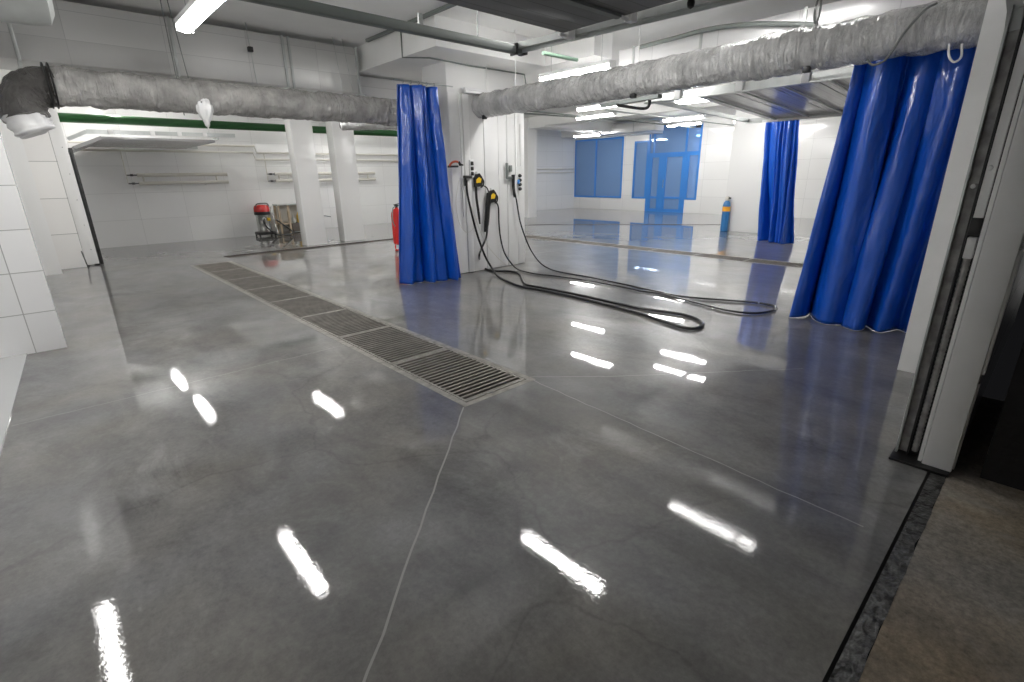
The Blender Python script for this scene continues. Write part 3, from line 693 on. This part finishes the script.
# torsion tube
t = thing('torsion_shaft', 'long grey steel tube spanning below the ceiling in front of the beam', 'steel tube', (1., 3.42, 2.5))
g = MB(); g.box((-1.2, 3.23, 2.42), (3.13, 3.295, 2.48), .012); g.build('shaft', m_gtube, t)
g = MB(); g.box((3.13, 3.22, 2.42), (3.17, 3.30, 2.49), .006); g.box((3.05, 3.222, 2.41), (3.063, 3.302, 2.49)); g.build('end_bracket', m_dark, t)
for xx, zt_ in ((onY(421, 34, 3.26).x, 2.55), (onY(478, 42, 3.26).x, CZ-.002)):
    g = MB(); g.bar((xx, 3.26, 2.48), (xx, 3.26, zt_), .008 if zt_ > 3 else .03, .008 if zt_ > 3 else .02); g.build('suspension_rod', m_galv, t)
tag(MB().tube([onZ(543, 53, 2.62), onZ(577, 60, 2.62)], .018, 10).build('green_rod', m_lgreen), 'short pale green rod beyond the tube end', 'steel tube')
tag(MB().box((4.0, 4.6, 3.36), (4.05, 7.4, 3.398), .004).build('cable_duct', m_gtube), 'thin grey cable duct along the ceiling edge of the beam', 'conduit')
tag(MB().tube([(4.105, 6.6, 3.385), (4.11, 6.62, 3.055), (4.4, 6.4, 3.05), (4.72, 6.42, 3.05), (5.2, 6.43, 3.04), (5.7, 6.43, 3.045), (6.25, 6.43, 3.045), (6.28, 6.43, 2.9)], .010, 6).build('conduit', m_gtube), 'thin grey conduit bent around the beam and along the pillar top', 'conduit')

# right bay door 3 overhead
t = thing('sectional_door', 'open light grey overhead door right of centre, reflecting blue', 'overhead door', (8.8, 2.2, 2.5))
x0, x1, zn, zf = 7.22, 10.25, 2.60, 2.42
def tz(x): return zn+(zf-zn)*(x-x0)/(x1-x0)
for k in range(7):
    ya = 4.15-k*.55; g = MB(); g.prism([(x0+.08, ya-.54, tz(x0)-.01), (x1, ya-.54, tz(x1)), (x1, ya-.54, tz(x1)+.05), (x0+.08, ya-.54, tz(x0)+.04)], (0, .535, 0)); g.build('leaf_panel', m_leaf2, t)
g = MB(); g.bar((x0, 4.75, 2.57), (x0, .5, 2.57), .05, .10); g.bar((x0-.02, 4.75, 2.515), (x0-.02, .5, 2.515), .09, .015); g.bar((x1+.05, 4.5, 2.42), (x1+.05, .5, 2.42), .05, .07); g.bar((x0, 4.72, 2.57), (x1+.05, 4.5, 2.42), .05, .06); g.build('rail', m_galv, t)
g = MB()
for y in (3.96, 3.42, 2.88, 2.34): g.bar((x0+.05, y, tz(x0)-.033), (x1, y, tz(x1)-.023), .035, .022)
build_each(g, 'stiffener', m_galv, t)
g = MB()
for y in (4.2, 3.3, 2.5, 1.7): g.box((x0-.075, y-.05, 2.51), (x0+.03, y+.05, 2.635), .005)
build_each(g, 'rail_clip', m_plastic, t)
g = MB(); g.bar((x1-.02, 4.2, 2.38), (x1-.02, 2.3, 2.38), .03, .04); g.build('edge_trim', m_plastic, t)
t = thing('door_operator', 'dark bent operator arm left of the grey overhead door', 'door operator', (7., 4.9, 2.5))
g = MB(); g.bar(onZ(602, 106, 2.55), onZ(660, 96, 2.55), .10, .05); g.build('arm', m_gtube, t)
g = MB(); g.tube(smooth_path([onZ(617, 105, 2.5), onZ(640, 108.5, 2.47), onZ(648, 107, 2.47), onZ(650, 99, 2.55)], 6), .022, 10); g.build('bent_tube', m_dark, t)

# left garage door 2
t = thing('sectional_door', 'raised grey overhead door by the left back wall, on a suspended frame', 'overhead door', (1., 14, 2.3))
g = MB(); g.box((1.15, 12.5, 2.26), (3.05, 15.3, 2.31), .005); g.build('leaf_panel', m_leaf2, t)
g = MB(); g.prism([(1.15, 12.5, 2.26), (.74, 12.5, 2.08), (.71, 12.5, 2.13), (1.15, 12.5, 2.32)], (0, 2.8, 0)); g.build('curved_section', m_leaf2, t)
g = MB(); g.bar((.95, 12.4, 2.38), (3.42, 12.4, 2.40), .04, .07); g.bar((.95, 12.4, 2.38), (.66, 12.4, 2.24), .04, .06); g.bar((1.2, 15.3, 2.3), (3.3, 15.3, 2.3), .04, .06); g.bar((3.08, 12.4, 2.33), (3.08, 15.3, 2.3), .05, .04); g.build('rail', m_galv, t)
g = MB(); g.box((.635, 12.45, 0), (.69, 12.62, 2.10), .005); g.build('track_channel', m_dark, t)
g = MB()
for x in (1.3, 1.95, 2.4, 2.85): g.box((x-.04, 12.36, 2.345), (x+.04, 12.38, 2.43), .004)
g.bar((2.95, 12.4, 2.42), (2.90, 12.4, CZ), .025, .012)
build_each(g, 'rail_clip', m_plastic, t)
# jamb post beside it, with dark stick leaning
t = thing('door_post', 'white steel post with small screws beside the left overhead door', 'post', (.53, 12.38, 0))
g = MB(); g.box((.435, 12.33, 0.02), (.615, 12.42, CZ), .004); g.build('post_body', m_plastic, t)
g = MB(); g.box((.54, 12.315, .0), (.62, 12.34, .03)); g.build('foot_gasket', m_black, t)
g = MB()
for k in range(5): g.lathe((.55, 12.33, .3+k*.45), [(.007, 0), (.006, -.004)], 8, 'y')
build_each(g, 'screw', m_dark, t)
tag(MB().tube([(.40, 12.15, .30), (.42, 11.9, .012)], .010, 8).build('thin_rod', m_black), 'short dark rod leaning at the foot of the white door post', 'rod')

# ================================================================ CURTAINS
def curtain(name, label, T0, T1, B0, B1, zt, zb, folds, amp, seed, flat=0.):
    """sheet hung between T0..T1 at height zt, its foot between B0..B1 at zb, with deep pleats"""
    rnd = random.Random(seed); nu, nv = 220, 70
    T0, T1, B0, B1 = [Vector((*p, 0)) for p in (T0, T1, B0, B1)]
    ph = [rnd.uniform(0, 6.28) for _ in range(6)]
    # irregular pleat phase
    def phase(u, v): return 2*pi*folds*(u+.045*sin(2*pi*1.3*u+ph[0])+.03*sin(2*pi*2.7*u+ph[1]+1.2*v)+.05*v*sin(2*pi*.8*u+ph[2]))
    t = thing(name, label, 'curtain', tuple((B0+B1)/2)); mb = MB(); grid = []
    for j in range(nv+1):
        v = j/nv; row = []
        P0 = T0.lerp(B0, v**1.15); P1 = T1.lerp(B1, v**1.15); d = (P1-P0).normalized(); n = Vector((-d.y, d.x, 0)); Wd = (P1-P0).length
        A = amp*(.55+.6*v)*(1+.15*sin(5*v+ph[3]))
        for i in range(nu+1):
            u = i/nu; p = phase(u, v); env = min(1, u/.05, (1-u)/.05)*.6+.4
            am = .65+.6*noise.noise(Vector((u*4, v*.7, seed+30)))
            tri = math.asin(.97*sin(p))/1.33
            s_ = (.45*sin(p)+.65*tri)*(am+.35)+.22*sin(2.3*p+ph[4]+2*v)+.45*sin(.43*p+ph[5]-1.5*v)
            lat = .32*cos(p+.5)*Wd/folds*.6
            w = noise.noise(Vector((u*Wd*6, v*2.2, seed)))*.05+(.5-abs(noise.noise(Vector((u*Wd*9+v*2.5, v*5, seed+9)))))*.02
            foot = 0
            P = P0+(P1-P0)*u+d*lat*env+n*(A*s_*env*(1 if not flat else 1-.75*min(1, max(0, (u-(1-flat))/.12)))+w+foot)
            z = zt+(zb-zt)*v
            if j == nv: z += .025*max(0, noise.noise(Vector((u*6, seed, 0))))
            row.append(mb.bm.verts.new((P.x, P.y, z)))
        grid.append(row)
    for j in range(nv):
        for i in range(nu):
            f = mb.bm.faces.new((grid[j][i], grid[j][i+1], grid[j+1][i+1], grid[j+1][i])); f.smooth = True
    o = mb.build('sheet', m_pvc, t, sharp=180)
    s_ = o.modifiers.new('thick', 'SOLIDIFY'); s_.thickness = .003
    g = MB(); d = (T1-T0).normalized()
    for k in range(5):
        c = T0.lerp(T1, (k+.5)/5)
        g.tube([c+Vector((0, 0, zt+.012+.02))+d.cross(Vector((0, 0, 1)))*.02*cos(a*pi/6)+Vector((0, 0, .02*sin(a*pi/6))) for a in range(13)], .003, 6)
    build_each(g, 'ring', m_steel, t)
    return t
curtain('vinyl_curtain', 'gathered blue tarpaulin curtain hanging left of the pillar', (3.84, 6.32), (4.43, 6.28), (3.66, 6.42), (4.58, 6.12), 2.67, .003, 4.2, .085, 3)
curtain('vinyl_curtain', 'distant blue tarpaulin curtain in front of the white column', (11.95, 4.84), (11.75, 4.08), (12.02, 4.66), (11.70, 3.84), 2.50, .003, 6.3, .07, 21)
curtain('vinyl_curtain', 'largest blue tarpaulin curtain hanging by the doorway at right', (5.82, 1.64), (5.90, .30), (5.78, 1.80), (5.86, .34), 2.66, .003, 4.4, .115, 12, flat=.3)
tag(MB().tube([(3.75, 6.3, 2.71), (4.70, 6.3, 2.71)], .008, 8).build('curtain_rail', m_galv), 'thin rail above the curtain left of the pillar', 'curtain rail')
tag(MB().tube([(12.15, 5.35, 2.53), (11.6, 3.2, 2.53)], .012, 8).build('curtain_rail', m_galv), 'thin rail above the distant blue curtain', 'curtain rail')
tag(MB().tube([(5.83, 3.0, 2.71), (5.90, .22, 2.71)], .010, 8).build('curtain_rail', m_galv), 'thin rail above the large blue curtain, behind the duct', 'curtain rail')
# cable wound around the duct and hanging loop
g = MB(); L_ = [onX(937, 3, 5.38), onX(925, 10, 5.335), onX(905, 32, 5.32), onX(893, 50, 5.34), onX(884, 61, 5.36), onX(873, 65, 5.38), onX(867, 60, 5.42)]
tag(g.tube(smooth_path(L_, 8), .009, 8).build('loose_cable', m_cable), 'grey cable looped around the right duct near the doorway', 'cable')
g = MB(); L_ = [onX(949, 44, 5.42), onX(949, 56, 5.39), onX(954, 62, 5.38), onX(961, 57, 5.39), onX(962, 44, 5.42)]
tag(g.tube(smooth_path(L_, 8), .008, 8).build('cable_tie', m_plastic), 'white plastic loop hanging under the right duct', 'cable tie')

# ================================================================ HOSES AND GUNS
YW = 6.385
def wpt(x, y, yy=YW): return onY(x, y, yy)
def fpt(x, y, z=.018): return onZ(x, y, z)
h1 = [wpt(466.5, 180, 6.36), wpt(466.9, 190), wpt(468.6, 200, 6.35), wpt(472, 215, 6.33), wpt(476.5, 232, 6.3), wpt(481.5, 247, 6.25), wpt(486, 258, 6.17)]
h1 += [onZ(491, 266.5, .10), fpt(498.4, 276.5), fpt(511.6, 283), fpt(523.3, 287), fpt(540, 290), fpt(560, 294), fpt(600, 303), fpt(640, 313.5), fpt(659, 320), fpt(679, 326.5), fpt(692, 328.5), fpt(700, 327), fpt(703, 324), fpt(698, 319.5), fpt(685, 315), fpt(672, 312.8), fpt(640, 308), fpt(600, 299.5), fpt(560, 291), fpt(540, 287.3), fpt(526, 284.5), fpt(522, 279), fpt(520, 274.5), fpt(514.5, 272), fpt(505.7, 271), fpt(495, 271), fpt(485, 268.5), onZ(480.5, 263, .06), wpt(479.3, 256, 6.25), wpt(481.5, 248.6, 6.31), wpt(486, 238, 6.35), wpt(487.6, 226, YW), wpt(488.5, 212, YW), wpt(491, 198, YW)]
tag(MB().tube(smooth_path(h1, 8), .0165, 10).build('pressure_hose', m_hose), 'thick black hose with the nearer loop on the floor', 'hose')
h2 = [wpt(494, 199), wpt(496.5, 203), wpt(498.4, 208), wpt(499, 223.7), wpt(500.6, 238, 6.36), wpt(504, 251.6, 6.3), wpt(509.4, 261, 6.24), onZ(516, 268, .03), fpt(524, 271.5), fpt(540, 274.5), fpt(555, 276), fpt(590, 281), fpt(625, 287.5), fpt(640, 290.8), fpt(661.5, 294), fpt(693.7, 302), fpt(726, 310), fpt(747, 312.8), fpt(760, 312.8), fpt(771, 311), fpt(776, 308.5), fpt(773, 305.5), fpt(760, 303)]
tag(MB().tube(smooth_path(h2, 8), .0125, 10).build('pressure_hose', m_hose), 'black hose from the lower spray gun to the far loop on the floor', 'hose')
h3 = [wpt(514, 178), wpt(514.5, 190, 6.34), wpt(516.7, 201.7, 6.33), wpt(520, 221, 6.3), wpt(525.5, 238, 6.26), wpt(531.5, 251, 6.2), onZ(539.5, 262, .1), fpt(548, 268, .03), fpt(560, 272), fpt(590, 277.3), fpt(625, 284.5), fpt(640, 288), fpt(656, 291), fpt(683, 296.5), fpt(726, 300), fpt(745, 301.3), fpt(758, 302.6)]
tag(MB().tube(smooth_path(h3, 8), .0125, 10).build('pressure_hose', m_hose), 'black hose falling from the right fitting of the pillar to the far loop', 'hose')
def P2(x, y, d=0.): return wpt(x, y, 6.40-d)
def gun(lab, cx, cy, lance, lr, hang):
    c = P2(cx, cy, .03); t = thing('spray_gun', lab, 'spray gun', tuple(c))
    g = MB(); g.prism([c+Vector((-.075, 0, -.09)), c+Vector((.06, 0, -.085)), c+Vector((.085, 0, -.02)), c+Vector((.07, 0, .06)), c+Vector((.02, 0, .115)), c+Vector((-.035, 0, .10)), c+Vector((-.075, 0, .05))], (0, .045, 0))
    bd = g.build('body', m_blackp, t)
    g = MB(); g.prism([c+Vector((-.055, -.004, -.03)), c+Vector((.03, -.004, -.025)), c+Vector((.05, -.004, .03)), c+Vector((.005, -.004, .06)), c+Vector((-.055, -.004, .02))], (0, .053, 0)); g.build('yellow_insert', m_yel, bd)
    g = MB(); g.tube(smooth_path([c+Vector((.05, .02, .07)), c+Vector((.11, .02, .0)), c+Vector((.10, .02, -.07)), c+Vector((.05, .02, -.10))], 6), .010, 8); g.build('trigger', m_blackp, bd)
    g = MB(); q = smooth_path([P2(*p_, .03) for p_ in lance], 6); n = len(q); g.tube(q, [lr*(1 if k < n*.75 else 1-.5*(k-n*.75)/(n*.25)) for k in range(n)], 10); g.build('lance', m_blackp, t)
    g = MB(); g.box(c+Vector((-.02, .03, .06)), c+Vector((.02, .06, .14)), .004); g.build('holder', m_plastic, t)
    return t
gun('yellow and black spray gun hung higher on the pillar', 479, 181, [(476, 186), (476.5, 198), (478.5, 212), (480, 224)], .020, 0)
gun('yellow and black spray gun hung lower on the pillar, thick lance', 493.2, 197, [(489, 193), (488, 205), (487, 220), (485.5, 232)], .040, 0)
MBt = MB(); tag(MBt.tube(smooth_path([P2(482, 185, .03), P2(487, 188, .03), P2(489.5, 196, .03), P2(490, 206, .03)], 6), .010, 8).build('gun_lead', m_hose), 'short black lead joining the higher gun to the lower one', 'hose')
# inlet fittings
t = thing('hose_fitting', 'dark swivel fitting at the top of the thick hose, pillar left', 'pipe fitting', tuple(P2(467, 177)))
g = MB(); a_ = P2(466, 177, .04); g.box(a_+Vector((-.02, 0, -.02)), a_+Vector((.12, .05, .02)), .006); g.build('elbow', m_dark, t)
g = MB(); g.tube([a_+Vector((0, .02, .01)), a_+Vector((0, .02, -.13))], .022, 12); g.build('nut', m_blackp, t)
t = thing('hose_fitting', 'dark angled fitting at the top of the right hose on the pillar', 'pipe fitting', tuple(P2(512, 175)))
g = MB(); a_ = P2(508, 172, .04); g.box(a_+Vector((-.02, 0, -.10)), a_+Vector((.01, .04, .14)), .005); g.box(a_+Vector((-.01, 0, -.11)), a_+Vector((.14, .04, -.07)), .005); build_each(g, 'bracket', m_gtube, t)
g = MB(); b_ = P2(513.6, 176, .04); g.tube([b_+Vector((0, .01, .02)), b_+Vector((0.0, .01, -.16)), b_+Vector((.02, .01, -.34))], [.030, .026, .014], 12); g.build('nut', m_blackp, t)
t = thing('switch_block', 'tall black three button switch block on the pillar', 'switch', tuple(P2(473, 168)))
g = MB(); a_ = P2(472.7, 168.5, .02)
for k in (-1, 0, 1): g.box(a_+Vector((-.025, 0, k*.075-.028)), a_+Vector((.025, .03, k*.075+.028)), .008)
build_each(g, 'button', m_blackp, t)
g = MB(); g.box(a_+Vector((-.04, .015, -.13)), a_+Vector((.04, .045, .13)), .006); g.build('back_box', m_plastic, t)
t = thing('switch_block', 'dark blue and black valve cluster low right on the pillar', 'valve', tuple(P2(520, 182)))
g = MB(); a_ = P2(520.3, 182, .03)
for k in range(4): g.lathe(a_+Vector((.0, 0, .10-k*.07)), [(.018, -.02), (.03, 0), (.03, .02), (.015, .03)], 12, 'y')
build_each(g, 'valve_body', m_dark, t)
g = MB(); g.box(a_+Vector((-.045, -.01, -.03)), a_+Vector((-.02, .03, .04)), .006); g.build('blue_tag', m_frame, t)
tag(MB().box(P2(511, 168.5, .02)+Vector((-.03, 0, -.05)), P2(511, 168.5, .02)+Vector((.03, .03, .05)), .006).build('wall_socket', m_gtube), 'small grey square switch beside the right hose fitting', 'switch')
t = thing('hand_tool', 'orange handled tool hooked on the pillar beside the curtain', 'tool', tuple(P2(452, 164)))
g = MB(); q = [P2(449, 166.5, .07), P2(451.5, 163, .07), P2(455, 161.5, .07), P2(458, 162, .07)]; g.tube(smooth_path(q, 6), .016, 8); g.build('handle', m_org, t)
g = MB(); q = [P2(448, 166.6, .07), P2(458, 166.4, .07)]; g.tube(q, .014, 8); q = [P2(459, 162, .07), P2(460, 164.5, .06), P2(463, 165, .05)]; g.tube(q, [.018, .022, .010], 8); g.build('metal_jaw', m_dark, t)
g = MB(); q = smooth_path([P2(459, 180, .03), P2(457, 192, .03), P2(456, 205, .03), P2(459, 222, .03), P2(466, 232, .03), P2(473, 229, .03), P2(477, 218, .03)], 8)
tag(g.tube(q, .004, 6).build('thin_line', m_pipew), 'thin cream air line hanging in a loop left of the guns', 'cable')
g = MB(); q = smooth_path([P2(462, 184, .03), P2(465, 192, .03), P2(474, 214, .03), P2(484, 240, .03), P2(497, 257, .04), onZ(506, 265, .02)], 8)
tag(g.tube(q, .004, 6).build('thin_line', m_pipew), 'thin pale line running down the pillar to the floor', 'cable')

# ================================================================ EXTINGUISHER, CYLINDER
ex = (5.55, 9.62); t = thing('fire_extinguisher', 'tall red fire extinguisher on the floor partly behind the blue curtain', 'fire extinguisher', (*ex, 0))
g = MB(); r = .125; g.lathe((*ex, 0), [(.09, .13), (r*.95, .15), (r, .2), (r, .74), (r*.93, .80), (r*.6, .86), (.035, .885), (.035, .90)], 28); g.build('body', m_red, t)
g = MB(); g.lathe((*ex, 0), [(.03, .89), (.032, .93), (.045, .935), (.045, .955), (.02, .96)], 16); g.bar((ex[0]-.06, ex[1], .955), (ex[0]+.10, ex[1]-.03, .985), .03, .014); g.bar((ex[0]-.02, ex[1], .935), (ex[0]+.11, ex[1]-.03, .93), .03, .012); vv = g.build('valve', m_blackp, t)
g = MB(); g.tube(smooth_path([(ex[0]-.03, ex[1]-.02, .93), (ex[0]-.12, ex[1]-.06, .88), (ex[0]-.165, ex[1]-.09, .70), (ex[0]-.15, ex[1]-.09, .58), (ex[0]-.11, ex[1]-.08, .52)], 8), .011, 8); g.build('discharge_hose', m_gtube, vv)
g = MB(); g.tube([(ex[0]-.035+.115*cos(a*pi/12), ex[1]-.07, .085+.085*sin(a*pi/12)+.005) for a in range(25)], .011, 8)
g.tube([(ex[0]+.10*cos(a*pi/12), ex[1]+.10*sin(a*pi/12), .013) for a in range(25)], .011, 8)
for a in (0, 2.1, 4.2): g.tube([(ex[0]+.10*cos(a), ex[1]+.10*sin(a), .013), (ex[0]+.09*cos(a), ex[1]+.09*sin(a), .16)], .009, 6)
build_each(g, 'foot_ring', m_red, t)
cy = (13.31, 6.10); t = thing('gas_cylinder', 'slim blue cylinder with orange label beside the far white column', 'gas cylinder', (*cy, 0))
g = MB(); g.lathe((*cy, 0), [(.085, 0), (.095, .01), (.095, .66), (.08, .74), (.04, .79), (.035, .80)], 24); g.build('body', m_cylblue, t)
g = MB(); g.lathe((*cy, 0), [(.05, .79), (.055, .80), (.055, .88), (.045, .895)], 18); g.build('cap', m_pipew, t)
g = MB(); g.lathe((*cy, 0), [(.097, .52), (.097, .64)], 24); g.build('label_band', m_label, t)
g = MB(); g.tube([(cy[0]-.02, cy[1]-.1, .85), (cy[0]-.02, cy[1]-.05, .86)], .02, 8); g.build('valve_outlet', m_dark, t)

# ================================================================ VACUUM CLEANER AND SHELF
vx, vy = 4.50, 15.05; t = thing('vacuum_cleaner', 'wet and dry vacuum cleaner with red head and steel tank by the back wall', 'vacuum cleaner', (vx, vy, 0))
g = MB(); g.lathe((vx, vy, 0), [(.15, .12), (.165, .13), (.175, .2), (.178, .56), (.185, .57), (.185, .59)], 28); tk = g.build('tank', m_steel, t)
g = MB(); g.lathe((vx, vy, 0), [(.19, .66), (.205, .67), (.20, .76), (.17, .83), (.10, .855), (.0001, .86)], 28); g.build('motor_head', m_red, t)
g = MB(); g.lathe((vx, vy, 0), [(.19, .58), (.207, .59), (.207, .665), (.195, .67)], 28)
g.tube(smooth_path([(vx-.16, vy-.06, .70), (vx-.15, vy-.10, .86), (vx, vy-.13, .89), (vx+.15, vy-.10, .86), (vx+.16, vy-.06, .70)], 6), .014, 8); g.build('black_rim', m_blackp, t)
g = MB(); g.box((vx-.23, vy-.2, .05), (vx+.23, vy+.2, .13), .03); g.build('base_tray', m_blackp, t)
for sx, sy in ((-1, -1), (1, -1), (-1, 1), (1, 1)):
    g = MB(); g.lathe((vx+sx*.2-.015, vy+sy*.17, .045), [(.02, 0), (.045, .005), (.045, .03), (.02, .035)], 14, 'x'); g.build('wheel', m_black, t)
g = MB(); g.tube([(vx-.03, vy-.19, .48), (vx-.03, vy-.15, .48)], .045, 14); g.build('inlet', m_off, tk)
g = MB(); g.box((vx+.06, vy-.186, .42), (vx+.13, vy-.165, .50), .006); g.build('yellow_badge', m_yel, tk)
g = MB(); g.tube(smooth_path([(vx-.03, vy-.2, .48), (vx-.08, vy-.3, .40), (vx+.0, vy-.34, .22), (vx+.18, vy-.36, .06), (vx+.38, vy-.36, .03), (vx+.58, vy-.30, .03), (vx+.66, vy-.20, .10), (vx+.46, vy-.10, .30), (vx+.30, vy-.08, .44)], 8), .022, 10); g.build('suction_hose', m_black, t)
g = MB(); g.tube([(vx+.22, vy-.02, .78), (vx+.28, vy-.06, .30), (vx+.30, vy-.08, .08)], .015, 8); g.build('suction_pipe', m_steel, t)
sx0, sx1, sy0, sy1 = 5.02, 5.86, 15.35, 15.75; t = thing('wooden_shelf', 'small wooden work stand with grey top against the back wall', 'shelf', (5.4, 15.5, 0))
g = MB(); g.box((sx0, sy0, .78), (sx1, sy1, .82), .004); g.build('top_board', m_galv, t)
for px, py in ((sx0+.04, sy0+.03), (sx0+.3, sy0+.03), (sx1-.04, sy0+.03), (sx0+.04, sy1-.03), (sx1-.04, sy1-.03)):
    g = MB(); g.box((px-.028, py-.02, 0), (px+.028, py+.02, .78)); g.build('leg', m_wood, t)
g = MB(); g.box((sx0, sy0+.02, .25), (sx0+.32, sy1, .275)); g.build('lower_board', m_wood, t)
g = MB(); g.box((sx0+.36, sy0+.02, .03), (sx1-.02, sy1, .27), .006); g.build('drawer_box', m_dkwood, t)
g = MB(); g.box((sx0+.03, sy1-.02, .1), (sx1-.03, sy1-.005, .78)); g.build('back_panel', m_pipew, t)
g = MB(); g.box((5.58, 15.4, .27), (5.76, 15.56, .50), .02); g.lathe((5.67, 15.48, .49), [(.03, 0), (.03, .05)], 12); g.tube(smooth_path([(5.60, 15.48, .49), (5.62, 15.48, .57), (5.72, 15.48, .57), (5.74, 15.48, .49)], 4), .012, 8)
tag(g.build('canister', m_yel), 'yellow plastic canister on the wooden stand', 'canister')
g = MB(); g.lathe((5.46, 15.46, .27), [(.045, 0), (.048, .01), (.048, .13), (.02, .18), (.02, .22)], 16); tag(g.build('bottle', m_galv), 'grey bottle left of the yellow canister', 'bottle')
tag(MB().tube(smooth_path([(6.35, 15.7, .42), (6.5, 15.7, .40), (6.7, 15.7, .36)], 5), .015, 8).build('tool_handle', m_gtube), 'grey bar sticking out at wall between the two columns', 'rod')

# ================================================================ PIPES
tag(MB().tube([(-.0, 13.35, 2.68), (11.5, 13.35, 2.68)], .085, 20).build('green_pipe', m_green), 'dark green pipe running behind the left duct', 'pipe')
def pipes(name, label, runs, r, m, cat='pipe', grp=None):
    g = MB()
    for q in runs: g.tube(q, r, 10)
    return tag(g.build(name, m), label, cat, grp)
pipes('heating_pipe', 'upper cream heating pipe running along the back wall', [[(.8, 15.30, 2.36), (4.66, 15.30, 2.36), (4.85, 15.80, 2.22), (13.0, 15.80, 2.22)]], .026, m_pipew)
pipes('heating_pipe', 'lower cream heating pipe running along the back wall', [[(.8, 15.30, 2.20), (4.60, 15.30, 2.20), (4.80, 15.80, 2.04), (13.0, 15.80, 2.04)]], .026, m_pipew)
def register(x0, x1, y, lab):
    t = thing('pipe_radiator', lab, 'radiator', ((x0+x1)/2, y, 1.45))
    for z in (1.46, 1.65):
        g = MB(); g.tube([(x0, y, z), (x1, y, z)], .042, 14)
        for xx in (x0, x1): g.lathe((xx-.012, y, z), [(.046, 0), (.046, .024)], 14, 'x')
        g.build('tube', m_pipew, t)
    g = MB()
    for xx in (x0+.1, x1-.25): g.tube([(xx, y, 1.46), (xx, y, 1.65)], .02, 8)
    build_each(g, 'link', m_pipew, t)
    g = MB()
    for xx in (x0+.4, x1-.5): g.bar((xx, y+.03, 1.40), (xx, y+.03, 1.70), .03, .02); g.bar((xx, y+.03, 1.40), (xx, y+.118, 1.40), .03, .02)
    build_each(g, 'bracket', m_plastic, t)
    for z in (1.46, 1.65):
        g = MB(); g.tube([(x0-.22, y, z), (x0, y, z)], .014, 8); g.box((x0-.15, y-.025, z-.025), (x0-.09, y+.025, z+.025), .006); g.build('valve', m_dark, t)
    g = MB(); g.tube([(x0-.22, y, 1.46), (x0-.22, y, 2.2)], .012, 8); g.build('riser', m_pipew, t)
register(1.92, 3.85, 15.29, 'cream pipe radiator on the left part of the back wall')
register(5.25, 8.4, 15.79, 'cream pipe radiator behind the two square columns')
pipes('conduit', 'upper thin grey conduit crossing under the far ceiling', [[onZ(505, 112, 3.0), onZ(560, 116, 3.0), onZ(660, 121, 3.0)]], .02, m_gtube, 'conduit')
pipes('conduit', 'lower thin grey conduit crossing under the far ceiling', [[(8.0, 9.5, 3.0), (17.5, 9.5, 3.0)]], .02, m_gtube, 'conduit')
pipes('conduit', 'thin grey conduit running toward the glazed wall', [[(11.0, 8.4, 3.02), (18.6, 8.4, 3.02)]], .02, m_galv, 'conduit')
pipes('conduit', 'thin pipe at mid height on the back wall right of the pillar', [[(13.9, 15.86, 1.75), (18.6, 15.86, 1.75)]], .02, m_pipew, 'conduit')
pipes('conduit', 'lower thin pipe on the back wall right of the pillar', [[(13.9, 15.86, 1.6), (18.6, 15.86, 1.6)]], .02, m_pipew, 'conduit')
tag(MB().box((FX-.12, 9.85, 3.08), (FX-.03, 10.02, 3.26), .01).build('door_sensor', m_blackp), 'small black box at the top corner of the blue glazing', 'sensor')
# ================================================================ WORLD + RENDER SETTINGS
w = bpy.data.worlds.new('world'); bpy.context.scene.world = w; w.use_nodes = True
w.node_tree.nodes['Background'].inputs[0].default_value = (.02, .02, .022, 1); w.node_tree.nodes['Background'].inputs[1].default_value = .1
sc = bpy.context.scene
sc.view_settings.view_transform = 'Standard'; sc.view_settings.look = 'None'; sc.view_settings.gamma = 1; sc.view_settings.use_curve_mapping = False
sc.view_settings.exposure = 1.6
sc.cycles.use_denoising = True; sc.cycles.max_bounces = 12; sc.cycles.diffuse_bounces = 8; sc.cycles.glossy_bounces = 4
sc.cycles.sample_clamp_indirect = 8; sc.cycles.use_light_tree = True
